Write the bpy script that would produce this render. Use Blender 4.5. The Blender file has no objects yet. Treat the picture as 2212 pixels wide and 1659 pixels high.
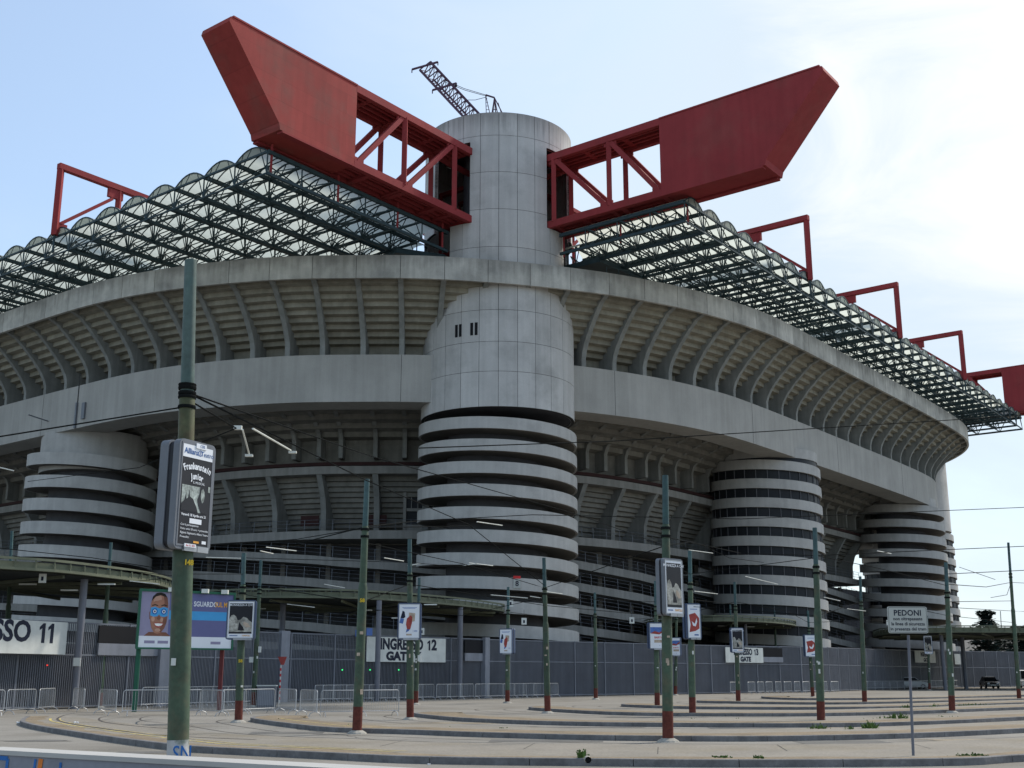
import bpy, math, random
from math import sin, cos, tan, atan, radians, degrees, pi, hypot, sqrt
from mathutils import Vector, Matrix
random.seed(7)
S = bpy.context.scene
COL = S.collection
# ------------------------------------------------------------ camera
H = 1.7
PITCH = atan((1458 - 829.5) / 2560.0)
cd = bpy.data.cameras.new("camera"); cam = bpy.data.objects.new("camera", cd); COL.objects.link(cam)
cam.location = (0, 0, H); cam.rotation_euler = (pi / 2 + PITCH, 0, 0)
cd.sensor_width = 36; cd.lens = 36 * 2560 / 2212.0; cd.clip_end = 5000; cd.clip_start = 0.1
S.camera = cam
S.render.resolution_x = 1024; S.render.resolution_y = 768
S.view_settings.view_transform = 'Standard'; S.view_settings.look = 'None'
S.view_settings.exposure = 0.28; S.view_settings.gamma = 1
# ------------------------------------------------------------ sun and sky
SUN_EL, SUN_AZ = radians(47), radians(52)          # azimuth clockwise from +Y
sd = bpy.data.lights.new("sun", 'SUN'); sun = bpy.data.objects.new("sun", sd); COL.objects.link(sun)
sd.energy = 3.2; sd.angle = radians(5); sd.color = (1.0, 0.93, 0.82)
sv = Vector((sin(SUN_AZ) * cos(SUN_EL), cos(SUN_AZ) * cos(SUN_EL), sin(SUN_EL)))
sun.rotation_euler = (-sv).to_track_quat('-Z', 'Y').to_euler()
sun.location = sv * 300
world = bpy.data.worlds.new("World"); S.world = world; world.use_nodes = True
nt = world.node_tree; nt.nodes.clear()
def N(t, typ, **kw):
    n = t.nodes.new(typ)
    for k, v in kw.items(): setattr(n, k, v)
    return n
sky = N(nt, 'ShaderNodeTexSky', sky_type='NISHITA', sun_disc=False)
sky.sun_elevation = SUN_EL; sky.sun_rotation = SUN_AZ
sky.air_density = 1.0; sky.dust_density = 1.6; sky.ozone_density = 1.5
tc = N(nt, 'ShaderNodeTexCoord')
nz = N(nt, 'ShaderNodeTexNoise'); nz.inputs['Scale'].default_value = 2.3; nz.inputs['Detail'].default_value = 7; nz.inputs['Roughness'].default_value = .55
nz.inputs['Distortion'].default_value = .5
mpw = N(nt, 'ShaderNodeMapping'); mpw.inputs['Scale'].default_value = (1, 1, 2.2); mpw.inputs['Location'].default_value = (.3, .1, .55)
nt.links.new(tc.outputs['Generated'], mpw.inputs[0]); nt.links.new(mpw.outputs[0], nz.inputs['Vector'])
dt = N(nt, 'ShaderNodeVectorMath', operation='DOT_PRODUCT'); dt.inputs[1].default_value = Vector((.52, .75, .42)).normalized()
nt.links.new(tc.outputs['Generated'], dt.inputs[0])
mr = N(nt, 'ShaderNodeMapRange'); mr.inputs[1].default_value = .80; mr.inputs[2].default_value = 1.0; mr.inputs[3].default_value = 0; mr.inputs[4].default_value = .55
nt.links.new(dt.outputs['Value'], mr.inputs[0])
ad = N(nt, 'ShaderNodeMath', operation='ADD'); nt.links.new(nz.outputs[0], ad.inputs[0]); nt.links.new(mr.outputs[0], ad.inputs[1])
rp = N(nt, 'ShaderNodeMapRange', interpolation_type='SMOOTHSTEP'); rp.inputs[1].default_value = .38; rp.inputs[2].default_value = .98; rp.inputs[3].default_value = .30; rp.inputs[4].default_value = .97
nt.links.new(ad.outputs[0], rp.inputs[0])
mx = N(nt, 'ShaderNodeMix', data_type='RGBA'); mx.inputs[7].default_value = (6.75, 7.2, 7.6, 1)
gain = N(nt, 'ShaderNodeMix', data_type='RGBA', blend_type='MULTIPLY'); gain.inputs[0].default_value = 1; gain.inputs[7].default_value = (1.62, 1.74, 1.76, 1)
nt.links.new(sky.outputs[0], gain.inputs[6]); nt.links.new(gain.outputs[2], mx.inputs[6])
nt.links.new(rp.outputs[0], mx.inputs[0])
nz2 = N(nt, 'ShaderNodeTexNoise'); nz2.inputs['Scale'].default_value = 4.2; nz2.inputs['Detail'].default_value = 8; nz2.inputs['Roughness'].default_value = .6; nz2.inputs['Distortion'].default_value = .8
nt.links.new(mpw.outputs[0], nz2.inputs['Vector'])
dt2 = N(nt, 'ShaderNodeVectorMath', operation='DOT_PRODUCT'); dt2.inputs[1].default_value = Vector((.56, .72, .50)).normalized()
nt.links.new(tc.outputs['Generated'], dt2.inputs[0])
mr2 = N(nt, 'ShaderNodeMapRange'); mr2.inputs[1].default_value = .90; mr2.inputs[2].default_value = 1.0; mr2.inputs[3].default_value = -.28; mr2.inputs[4].default_value = .36
nt.links.new(dt2.outputs['Value'], mr2.inputs[0])
ad2 = N(nt, 'ShaderNodeMath', operation='ADD'); nt.links.new(nz2.outputs[0], ad2.inputs[0]); nt.links.new(mr2.outputs[0], ad2.inputs[1])
rp2 = N(nt, 'ShaderNodeMapRange', interpolation_type='SMOOTHSTEP'); rp2.inputs[1].default_value = .35; rp2.inputs[2].default_value = .80; nt.links.new(ad2.outputs[0], rp2.inputs[0])
cm2 = N(nt, 'ShaderNodeMix', data_type='RGBA'); cm2.inputs[6].default_value = (5.6, 6.5, 7.35, 1); cm2.inputs[7].default_value = (8.0, 8.1, 8.2, 1); nt.links.new(rp2.outputs[0], cm2.inputs[0])
nt.links.new(cm2.outputs[2], mx.inputs[7])
bg = N(nt, 'ShaderNodeBackground'); bg.inputs[1].default_value = .11
wo = N(nt, 'ShaderNodeOutputWorld')
nt.links.new(mx.outputs[2], bg.inputs[0]); nt.links.new(bg.outputs[0], wo.inputs[0])

# ------------------------------------------------------------ photo measures -> places on the ground
def az_of(px, y=0.0):
    return math.atan((px - 1106.0) / 2636.0)
def gp(px, py, z=0.0):
    """ground point seen at photo measure (2212 wide)"""
    u = (px - 1106) / 2560.; v = (829.5 - py) / 2560.
    d = Vector((u, cos(PITCH) - v * sin(PITCH), sin(PITCH) + v * cos(PITCH)))
    t = (z - H) / d.z
    return Vector((d.x * t, d.y * t, z))
def dp(px, py, Y):
    """point at forward distance Y seen at that measure"""
    u = (px - 1106) / 2560.; v = (829.5 - py) / 2560.
    d = Vector((u, cos(PITCH) - v * sin(PITCH), sin(PITCH) + v * cos(PITCH)))
    t = Y / d.y
    return Vector((d.x * t, Y, H + d.z * t))
aR = radians(36.7); aL = radians(-51.6)
Rv = Vector((sin(aR), cos(aR), 0)); Lv = Vector((sin(aL), cos(aL), 0))
A0 = Vector((107 * sin(radians(-.3836)), 107 * cos(radians(-.3836)), 0))
def W(r, l, z=0.0): return A0 + Rv * r + Lv * l + Vector((0, 0, z))

# ------------------------------------------------------------ materials
MATS = {}
def mat_new(name):
    m = bpy.data.materials.new(name); m.use_nodes = True
    t = m.node_tree; b = t.nodes['Principled BSDF']; MATS[name] = m
    return m, t, b
def setc(b, c, rough=.7, metal=0., spec=.3):
    b.inputs['Base Color'].default_value = (*c, 1); b.inputs['Roughness'].default_value = rough
    b.inputs['Metallic'].default_value = metal; b.inputs['Specular IOR Level'].default_value = spec
def surf(name, c, rough=.75, metal=0., spec=.25, var=.25, scale=1.2, streak=0., bump=0., fine=0., c2=None, c2amt=0., c2scale=.6, tone=False, fscale=14., drip=None, plates=None):
    """painted or mineral surface: blotches, vertical run-off streaks, fine grain, patches of second colour"""
    m, t, b = mat_new(name); setc(b, c, rough, metal, spec)
    g = N(t, 'ShaderNodeNewGeometry'); L = t.links
    n1 = N(t, 'ShaderNodeTexNoise'); n1.inputs['Scale'].default_value = scale; n1.inputs['Detail'].default_value = 6; n1.inputs['Roughness'].default_value = .62
    L.new(g.outputs['Position'], n1.inputs['Vector'])
    r1 = N(t, 'ShaderNodeMapRange'); r1.inputs[1].default_value = .3; r1.inputs[2].default_value = .7
    r1.inputs[3].default_value = 1 - var; r1.inputs[4].default_value = 1 + var * .6
    L.new(n1.outputs[0], r1.inputs[0]); cur = r1.outputs[0]
    def mul(a, bb):
        k = N(t, 'ShaderNodeMath', operation='MULTIPLY'); L.new(a, k.inputs[0]); L.new(bb, k.inputs[1]); return k.outputs[0]
    if streak:
        mp = N(t, 'ShaderNodeMapping'); mp.inputs['Scale'].default_value = (1.6, 1.6, .07)
        L.new(g.outputs['Position'], mp.inputs[0])
        n2 = N(t, 'ShaderNodeTexNoise'); n2.inputs['Scale'].default_value = 1.3; n2.inputs['Detail'].default_value = 5
        L.new(mp.outputs[0], n2.inputs['Vector'])
        r2 = N(t, 'ShaderNodeMapRange'); r2.inputs[1].default_value = .38; r2.inputs[2].default_value = .62
        r2.inputs[3].default_value = 1 - streak; r2.inputs[4].default_value = 1.03
        L.new(n2.outputs[0], r2.inputs[0]); cur = mul(cur, r2.outputs[0])
    if fine:
        n3 = N(t, 'ShaderNodeTexNoise'); n3.inputs['Scale'].default_value = fscale; n3.inputs['Detail'].default_value = 3
        L.new(g.outputs['Position'], n3.inputs['Vector'])
        r3 = N(t, 'ShaderNodeMapRange'); r3.inputs[1].default_value = .25; r3.inputs[2].default_value = .75
        r3.inputs[3].default_value = 1 - fine; r3.inputs[4].default_value = 1 + fine
        L.new(n3.outputs[0], r3.inputs[0]); cur = mul(cur, r3.outputs[0])
    if drip:
        sx_ = N(t, 'ShaderNodeSeparateXYZ'); L.new(g.outputs['Position'], sx_.inputs[0])
        dz = N(t, 'ShaderNodeMapRange'); dz.inputs[1].default_value = drip[0] - drip[1]; dz.inputs[2].default_value = drip[0]; dz.inputs[3].default_value = 0; dz.inputs[4].default_value = 1; L.new(sx_.outputs[2], dz.inputs[0])
        mq = N(t, 'ShaderNodeMapping'); mq.inputs['Scale'].default_value = (3.2, 3.2, .12); L.new(g.outputs['Position'], mq.inputs[0])
        nq = N(t, 'ShaderNodeTexNoise'); nq.inputs['Scale'].default_value = 1.0; nq.inputs['Detail'].default_value = 4; L.new(mq.outputs[0], nq.inputs['Vector'])
        sm = N(t, 'ShaderNodeMath', operation='ADD'); L.new(dz.outputs[0], sm.inputs[0]); L.new(nq.outputs[0], sm.inputs[1])
        rq = N(t, 'ShaderNodeMapRange'); rq.inputs[1].default_value = 1.0; rq.inputs[2].default_value = 1.45; rq.inputs[3].default_value = 1; rq.inputs[4].default_value = 1 - drip[2]; L.new(sm.outputs[0], rq.inputs[0])
        cur = mul(cur, rq.outputs[0])
    if plates:
        dx_ = N(t, 'ShaderNodeVectorMath', operation='DOT_PRODUCT'); dx_.inputs[1].default_value = plates; L.new(g.outputs['Position'], dx_.inputs[0])
        sz_ = N(t, 'ShaderNodeSeparateXYZ'); L.new(g.outputs['Position'], sz_.inputs[0])
        cb = N(t, 'ShaderNodeCombineXYZ'); L.new(dx_.outputs['Value'], cb.inputs[0]); L.new(sz_.outputs[2], cb.inputs[1])
        bk_ = N(t, 'ShaderNodeTexBrick'); bk_.inputs['Scale'].default_value = 1; bk_.inputs['Brick Width'].default_value = 4.6; bk_.inputs['Row Height'].default_value = 1.75; bk_.inputs['Mortar Size'].default_value = .035
        bk_.inputs['Color1'].default_value = (1, 1, 1, 1); bk_.inputs['Color2'].default_value = (.84, .84, .84, 1); bk_.inputs['Mortar'].default_value = (.80, .80, .80, 1); L.new(cb.outputs[0], bk_.inputs['Vector'])
        cur = mul(cur, bk_.outputs['Color'])
    if tone:
        at = N(t, 'ShaderNodeAttribute'); at.attribute_name = 'tone'
        cur = mul(cur, at.outputs['Fac'])
    base = N(t, 'ShaderNodeRGB'); base.outputs[0].default_value = (*c, 1); bc = base.outputs[0]
    if c2:
        n4 = N(t, 'ShaderNodeTexNoise'); n4.inputs['Scale'].default_value = c2scale; n4.inputs['Detail'].default_value = 7; n4.inputs['Roughness'].default_value = .6
        mo = N(t, 'ShaderNodeMapping'); mo.inputs['Location'].default_value = (31, 7, 3); L.new(g.outputs['Position'], mo.inputs[0]); L.new(mo.outputs[0], n4.inputs['Vector'])
        r4 = N(t, 'ShaderNodeMapRange'); r4.inputs[1].default_value = .5; r4.inputs[2].default_value = .68; r4.inputs[3].default_value = 0; r4.inputs[4].default_value = c2amt
        L.new(n4.outputs[0], r4.inputs[0])
        k = N(t, 'ShaderNodeMix', data_type='RGBA'); k.inputs[7].default_value = (*c2, 1); L.new(bc, k.inputs[6]); L.new(r4.outputs[0], k.inputs[0]); bc = k.outputs[2]
    sc = N(t, 'ShaderNodeVectorMath', operation='SCALE'); L.new(bc, sc.inputs[0]); L.new(cur, sc.inputs['Scale'])
    L.new(sc.outputs[0], b.inputs['Base Color'])
    if bump:
        bp = N(t, 'ShaderNodeBump'); bp.inputs['Strength'].default_value = bump; bp.inputs['Distance'].default_value = .03
        nb = N(t, 'ShaderNodeTexNoise'); nb.inputs['Scale'].default_value = 8; nb.inputs['Detail'].default_value = 5
        L.new(g.outputs['Position'], nb.inputs['Vector']); L.new(nb.outputs[0], bp.inputs['Height']); L.new(bp.outputs[0], b.inputs['Normal'])
    return m
M = {}
M['parapet'] = surf('parapet_concrete', (.48, .46, .41), .9, var=.25, scale=.5, streak=.14, fine=.06, bump=.3, c2=(.25, .245, .23), c2amt=.5, c2scale=.35, tone=True, drip=(37.32, 2.2, .3))
M['girder'] = surf('girder_concrete', (.39, .375, .345), .9, var=.13, scale=.25, streak=.07, fine=.05, bump=.25)
M['tower'] = surf('tower_concrete', (.50, .485, .465), .85, var=.10, scale=.4, streak=.06, fine=.05, bump=.2, tone=True, c2=(.24, .235, .22), c2amt=.4, c2scale=.3, drip=(52.05, 3.6, .35))
M['joint'] = surf('dark_joint', (.07, .07, .07), .95, var=.2)  # dark grey for joints, parapet backing and conduits
M['rib'] = surf('rib_concrete', (.25, .255, .24), .9, var=.2, scale=.6, streak=.15, fine=.06)
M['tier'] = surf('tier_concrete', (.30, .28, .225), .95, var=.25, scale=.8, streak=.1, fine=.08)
M['tiershade'] = surf('shaded_tier_concrete', (.215, .205, .18), .95, var=.25, scale=.8, streak=.1, fine=.08)  # tier concrete darkened: shade under the girder is put into the colour
M['ribshade'] = surf('shaded_rib_concrete', (.23, .23, .215), .95, var=.2, scale=.6, streak=.15, fine=.06)  # rib concrete with the shade of the recess mixed into its base
M['band'] = surf('band_concrete', (.44, .425, .40), .88, var=.10, scale=.35, streak=.06, fine=.05, bump=.2, c2=(.25, .24, .23), c2amt=.3)
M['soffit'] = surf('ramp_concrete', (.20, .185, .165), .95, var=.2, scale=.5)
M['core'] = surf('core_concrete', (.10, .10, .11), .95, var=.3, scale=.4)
M['innerband'] = surf('inner_concrete', (.27, .26, .24), .95, var=.15, scale=.4, streak=.15, fine=.06)
M['redband'] = surf('red_fascia', (.04, .016, .015), .8, var=.2)
M['glass'] = surf('dark_window', (.018, .02, .024), .5, spec=.2, var=.2)
M['mullion'] = surf('grey_mullion', (.12, .12, .13), .6, var=.1)
M['red'] = surf('red_steel', (.275, .040, .042), .75, spec=.15, var=.14, scale=.3, fine=.05, streak=.05, c2=(.24, .07, .06), c2amt=.4, c2scale=.28, tone=True)
M['redplatelit'] = surf('sunlit_steel_plates', (.34, .054, .047), .75, spec=.15, var=.14, scale=.35, fine=.05, streak=.06, c2=(.22, .085, .07), c2amt=.75, c2scale=.22, tone=True, plates=(.598, .802, 0))  # plate seams; red made lighter than red_steel to carry sunlight on this face
M['cranered'] = surf('crane_paint', (.09, .045, .075), .6, var=.2)
M['truss'] = surf('green_truss_steel', (.030, .054, .062), .6, spec=.25, var=.3, scale=1)
M['black'] = surf('black_void', (.012, .012, .014), .9, var=.1)
M['rail'] = surf('galvanised_rail', (.17, .18, .20), .5, metal=.3, var=.15)
m, t, b = mat_new('vault_sheet'); setc(b, (.80, .80, .66), .5)
g = N(t, 'ShaderNodeNewGeometry'); nn = N(t, 'ShaderNodeTexNoise'); nn.inputs['Scale'].default_value = .12; nn.inputs['Detail'].default_value = 5
t.links.new(g.outputs['Position'], nn.inputs['Vector'])
rr_ = N(t, 'ShaderNodeMix', data_type='RGBA'); rr_.inputs[6].default_value = (.66, .69, .62, 1); rr_.inputs[7].default_value = (.47, .51, .47, 1)
t.links.new(nn.outputs[0], rr_.inputs[0])
t.links.new(rr_.outputs[2], b.inputs['Base Color'])
tr = N(t, 'ShaderNodeBsdfTranslucent'); t.links.new(rr_.outputs[2], tr.inputs[0])
ms = N(t, 'ShaderNodeMixShader'); ms.inputs[0].default_value = .72
t.links.new(b.outputs[0], ms.inputs[1]); t.links.new(tr.outputs[0], ms.inputs[2]); t.links.new(ms.outputs[0], t.nodes['Material Output'].inputs[0])
M['vault'] = m
M['asphalt'] = surf('worn_asphalt', (.225, .21, .185), .95, var=.16, scale=.35, fine=.22, fscale=22, bump=.3, c2=(.15, .135, .11), c2amt=.7, c2scale=.22)
M['platform'] = surf('platform_paving', (.225, .203, .17), .95, var=.14, scale=.5, fine=.2, fscale=18, bump=.3, c2=(.20, .17, .12), c2amt=.7, c2scale=.4)
M['kerb'] = surf('kerb_stone', (.17, .165, .165), .95, var=.3, scale=2, fine=.15, bump=.4, streak=.1)
M['kerbtop'] = surf('kerb_edge_dirt', (.215, .17, .115), .95, var=.3, scale=1.2, fine=.25, bump=.5)
M['yellow'] = surf('worn_yellow_line', (.50, .40, .13), .9, var=.5, scale=3, fine=.3, c2=(.25, .24, .2), c2amt=1, c2scale=1.4)
M['railsteel'] = surf('tram_rail_steel', (.10, .085, .075), .6, metal=.4, var=.3)
def pole_mat(name, c, c2):
    return surf(name, c, .6, spec=.3, var=.25, scale=4, streak=.3, fine=.15, c2=c2, c2amt=.7, c2scale=3)
M['pole'] = pole_mat('green_pole_paint', (.060, .095, .060), (.11, .10, .06))
M['polelight'] = pole_mat('faded_green_paint', (.10, .15, .135), (.07, .13, .12))
M['poletop'] = pole_mat('blue_green_paint', (.055, .105, .110), (.05, .12, .11))
M['rust'] = surf('red_lead_paint', (.12, .032, .022), .8, var=.35, scale=5, fine=.2)
M['white'] = surf('white_paint', (.72, .72, .70), .6, var=.1, scale=2)
M['foot'] = surf('concrete_foot', (.34, .32, .28), .95, var=.25, scale=3, fine=.15)
M['wire'] = surf('black_wire', (.012, .013, .013), .9, spec=.02)
M['rod'] = surf('pale_insulator', (.62, .63, .58), .4, var=.2)
M['boxgrey'] = surf('grey_box_shell', (.15, .16, .18), .5, var=.12, scale=3)
M['boxblue'] = surf('blue_box_shell', (.05, .075, .14), .4, var=.12, scale=3)
M['chrome'] = surf('dull_metal_trim', (.35, .36, .38), .4, metal=.6)
M['posterwhite'] = surf('poster_white', (.72, .74, .78), .5, var=.04)
M['posterblack'] = surf('poster_black', (.015, .015, .02), .45)
M['postergrey'] = surf('poster_grey', (.33, .37, .35), .6, var=.6, scale=7, fine=.4, fscale=25)
M['posterrock'] = surf('poster_rock', (.36, .35, .31), .7, var=.6, scale=4, fine=.3)
M['posterred'] = surf('poster_red', (.35, .06, .05), .5, var=.3, scale=6)
M['posterblue'] = surf('poster_blue', (.08, .16, .42), .5, var=.2, scale=6)
M['posterbeige'] = surf('poster_beige', (.45, .36, .28), .5, var=.3, scale=8)
M['inkblue'] = surf('ink_blue', (.03, .10, .30), .5)
M['ink'] = surf('ink_dark', (.012, .016, .035), .6)
M['inkorange'] = surf('ink_orange', (.75, .36, .06), .5)
M['inkyellow'] = surf('ink_yellow', (.65, .45, .03), .6)
M['inkred'] = surf('ink_red', (.55, .03, .03), .5)
M['purple'] = surf('billboard_violet', (.125, .13, .27), .5, var=.08)
M['lilac'] = surf('billboard_lilac', (.27, .25, .36), .5, var=.1)
M['cyan'] = surf('billboard_cyan', (.06, .32, .62), .5, var=.1)
M['skin'] = surf('billboard_face', (.20, .085, .055), .5, var=.25, scale=2.5)
M['skinlight'] = surf('billboard_face_light', (.36, .17, .11), .5, var=.2, scale=3)
M['skinhi'] = surf('billboard_face_highlight', (.50, .29, .21), .5, var=.2)
M['teeth'] = surf('billboard_teeth', (.85, .84, .8), .4)
M['bbgreen'] = surf('green_billboard_frame', (.02, .11, .065), .5, var=.2)
M['fence'] = surf('grey_gate_paint', (.155, .165, .19), .55, var=.15, scale=.7, streak=.1)
M['fencemesh'] = surf('grey_mesh_panel', (.17, .172, .195), .7, var=.22, scale=.25, streak=.12, fine=.05)
M['pillar'] = surf('pillar_grey', (.22, .23, .26), .7, var=.12, streak=.1)
M['signwhite'] = surf('sign_white', (.60, .61, .57), .6, var=.1, scale=1.5, streak=.06)
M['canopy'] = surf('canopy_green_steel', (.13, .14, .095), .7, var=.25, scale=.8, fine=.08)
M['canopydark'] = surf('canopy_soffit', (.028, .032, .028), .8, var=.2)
M['column'] = surf('grey_column_paint', (.15, .155, .18), .5, var=.15, streak=.1)
M['galv'] = surf('galvanised_barrier', (.42, .43, .44), .45, metal=.55, var=.2)
M['wallpaint'] = surf('violet_grey_wall', (.23, .235, .27), .8, var=.1, scale=2, fine=.1)
M['walltop'] = surf('white_wall_cap', (.40, .39, .37), .7, var=.1)
M['spray_blue'] = surf('blue_spray', (.02, .13, .40), .6, var=.2, scale=8)
M['spray_orange'] = surf('orange_spray', (.62, .18, .03), .6, var=.2, scale=8)
M['pedoni'] = surf('pedoni_white', (.40, .41, .38), .5, var=.05)
M['leaf'] = surf('weed_leaf', (.09, .15, .035), .8, var=.4, scale=6)
M['cedar'] = surf('cedar_needles', (.018, .035, .030), .9, var=.4, scale=1)
M['trunk'] = surf('tree_bark', (.06, .05, .04), .95, var=.3)
M['carsilver'] = surf('silver_paint', (.42, .44, .47), .3, metal=.4, var=.03)
M['carblack'] = surf('black_paint', (.018, .020, .024), .25, spec=.6, var=.03)
M['carwhite'] = surf('white_van_paint', (.75, .76, .78), .35, var=.03)
M['tyre'] = surf('tyre_rubber', (.015, .015, .015), .9)
M['lamp'] = surf('headlamp_lens', (.7, .72, .75), .2, spec=.6)
M['shirt'] = surf('dark_blue_shirt', (.02, .03, .07), .9)
M['trousers'] = surf('pale_trousers', (.30, .28, .27), .9)
M['skinreal'] = surf('person_skin', (.35, .19, .13), .6)
M['hair'] = surf('person_hair', (.03, .022, .018), .8)
M['stone_house'] = surf('far_house_wall', (.30, .28, .25), .9, var=.2)
M['roof_grey'] = surf('far_house_roof', (.22, .21, .20), .9, var=.2, streak=.1)
M['litter'] = surf('litter_white', (.75, .76, .78), .6)
M['redpost'] = surf('rust_red_post', (.13, .03, .03), .7, var=.2)
m, t, b = mat_new('green_led'); setc(b, (.0, .3, .05), .4); b.inputs['Emission Color'].default_value = (.05, 1, .25, 1); b.inputs['Emission Strength'].default_value = 1.5; M['led'] = m
m, t, b = mat_new('red_led'); setc(b, (.3, .0, .0), .4); b.inputs['Emission Color'].default_value = (1, .06, .04, 1); b.inputs['Emission Strength'].default_value = 1.0; M['ledred'] = m

# ------------------------------------------------------------ mesh helpers
class MB:
    def __init__(s): s.v = []; s.f = []; s.t = []; s.marks = []
    def mark(s): s.marks.append((len(s.v), len(s.f)))
    def face(s, idx, tone=1.): s.f.append(tuple(idx)); s.t.append(tone)
    def poly(s, pts, tone=1.):
        k = len(s.v); s.v += [Vector(p) for p in pts]; s.face(range(k, k + len(pts)), tone)
    def hexa(s, p, tone=1.):
        """8 corners: 0-3 bottom ring, 4-7 top ring"""
        s.mark(); k = len(s.v); s.v += [Vector(q) for q in p]
        for q in ((3, 2, 1, 0), (4, 5, 6, 7), (0, 1, 5, 4), (1, 2, 6, 5), (2, 3, 7, 6), (3, 0, 4, 7)): s.face([k + i for i in q], tone)
    def box(s, c, size, ax=None, tone=1.):
        X, Y, Z = ax or (Vector((1, 0, 0)), Vector((0, 1, 0)), Vector((0, 0, 1)))
        c = Vector(c); a, b_, d = X * size[0] / 2, Y * size[1] / 2, Z * size[2] / 2
        s.hexa([c - a - b_ - d, c + a - b_ - d, c + a + b_ - d, c - a + b_ - d, c - a - b_ + d, c + a - b_ + d, c + a + b_ + d, c - a + b_ + d], tone)
    def bar(s, a, b_, w, h=None, up=Vector((0, 0, 1)), tone=1.):
        a, b_ = Vector(a), Vector(b_); h = h or w; d = (b_ - a)
        if d.length < 1e-6: return
        d.normalize(); sx = d.cross(up)
        if sx.length < 1e-3: sx = d.cross(Vector((1, 0, 0)))
        sx.normalize(); uz = sx.cross(d).normalized(); x = sx * w / 2; z = uz * h / 2
        s.hexa([a - x - z, a + x - z, b_ + x - z, b_ - x - z, a - x + z, a + x + z, b_ + x + z, b_ - x + z], tone)
    def tube(s, pts, r, n=8, cap=True):
        pts = [Vector(p) for p in pts]; rs = r if isinstance(r, (list, tuple)) else [r] * len(pts)
        prev = None; k0 = len(s.v)
        for i, p in enumerate(pts):
            d = (pts[min(i + 1, len(pts) - 1)] - pts[max(i - 1, 0)]).normalized()
            if prev is None:
                a = d.cross(Vector((0, 0, 1)))
                if a.length < 1e-3: a = Vector((1, 0, 0))
            else: a = prev - d * prev.dot(d)
            a.normalize(); prev = a; b_ = d.cross(a)
            for j in range(n):
                q = 2 * pi * j / n; s.v.append(p + (a * cos(q) + b_ * sin(q)) * rs[i])
        for i in range(len(pts) - 1):
            for j in range(n):
                a = k0 + i * n + j; b_ = k0 + i * n + (j + 1) % n; s.face((a, b_, b_ + n, a + n))
        if cap:
            s.face([k0 + j for j in range(n)][::-1]); s.face([k0 + (len(pts) - 1) * n + j for j in range(n)])
    def lathe(s, c, prof, n=24, sx=1., sy=1.):
        c = Vector(c); k0 = len(s.v)
        for (r, z) in prof:
            for j in range(n):
                q = 2 * pi * j / n; s.v.append(c + Vector((r * sx * cos(q), r * sy * sin(q), z)))
        for i in range(len(prof) - 1):
            for j in range(n):
                a = k0 + i * n + j; b_ = k0 + i * n + (j + 1) % n; s.face((a, b_, b_ + n, a + n))
        s.face([k0 + j for j in range(n)][::-1]); s.face([k0 + (len(prof) - 1) * n + j for j in range(n)])
    def prism(s, outline, d, tone=1.):
        """outline 3-D points, extruded by vector d"""
        k = len(s.v); n = len(outline); d = Vector(d)
        s.v += [Vector(p) for p in outline] + [Vector(p) + d for p in outline]
        s.face([k + i for i in range(n)][::-1], tone); s.face([k + n + i for i in range(n)], tone)
        for i in range(n): j = (i + 1) % n; s.face((k + i, k + j, k + n + j, k + n + i), tone)
    def strip(s, sections, closed=True, caps=True, tone=1.):
        """loft a list of equal-length section loops"""
        k = len(s.v); n = len(sections[0])
        for sec in sections: s.v += [Vector(p) for p in sec]
        for i in range(len(sections) - 1):
            for j in range(n if closed else n - 1):
                a = k + i * n + j; b_ = k + i * n + (j + 1) % n
                s.face((a, b_, b_ + n, a + n), tone)
        if closed and caps:
            s.face([k + j for j in range(n)][::-1], tone); s.face([k + (len(sections) - 1) * n + j for j in range(n)], tone)
    def each(s, name, mat, parent=None, pair=1, **kw):
        """one object for every primitive (or every `pair` primitives)"""
        mk = s.marks[::pair] + [(len(s.v), len(s.f))]; out = []
        for (v0, f0), (v1, f1) in zip(mk, mk[1:]):
            q = MB(); q.v = s.v[v0:v1]; q.f = [tuple(i - v0 for i in f) for f in s.f[f0:f1]]; q.t = s.t[f0:f1]
            out.append(q.build(name, mat, parent, **kw))
        return out
    def build(s, name, mat, parent=None, smooth=False, local=False, fix=True):
        me = bpy.data.meshes.new(name)
        off = Vector((0, 0, 0)) if local else worigin(parent)
        me.from_pydata([tuple(p - off) for p in s.v], [], s.f)
        me.materials.append(mat)
        if any(x != 1. for x in s.t):
            at = me.attributes.new('tone', 'FLOAT', 'FACE'); at.data.foreach_set('value', s.t)
        elif 'tone' in [n_.attribute_name for n_ in mat.node_tree.nodes if n_.type == 'ATTRIBUTE']:
            at = me.attributes.new('tone', 'FLOAT', 'FACE'); at.data.foreach_set('value', [1.] * len(s.f))
        me.update()
        if fix:
            import bmesh
            bm = bmesh.new(); bm.from_mesh(me); bmesh.ops.recalc_face_normals(bm, faces=bm.faces); bm.to_mesh(me); bm.free()
        if smooth:
            me.polygons.foreach_set('use_smooth', [True] * len(me.polygons))
            try: me.set_sharp_from_angle(angle=radians(35))
            except Exception: pass
        o = bpy.data.objects.new(name, me); COL.objects.link(o)
        if parent: o.parent = parent
        return o
def worigin(o):
    p = Vector((0, 0, 0))
    while o: p += o.location; o = o.parent
    return p
def tag(o, label=None, cat=None, group=None, kind=None):
    if label: o['label'] = label
    if cat: o['category'] = cat
    if group: o['group'] = group
    if kind: o['kind'] = kind
    return o
def thing(name, label, cat, loc=(0, 0, 0), rz=0., group=None, parent=None):
    o = bpy.data.objects.new(name, None); COL.objects.link(o); o.location = loc; o.rotation_euler = (0, 0, rz)
    o.empty_display_size = .2
    if parent: o.parent = parent
    return tag(o, label, cat, group)
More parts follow.
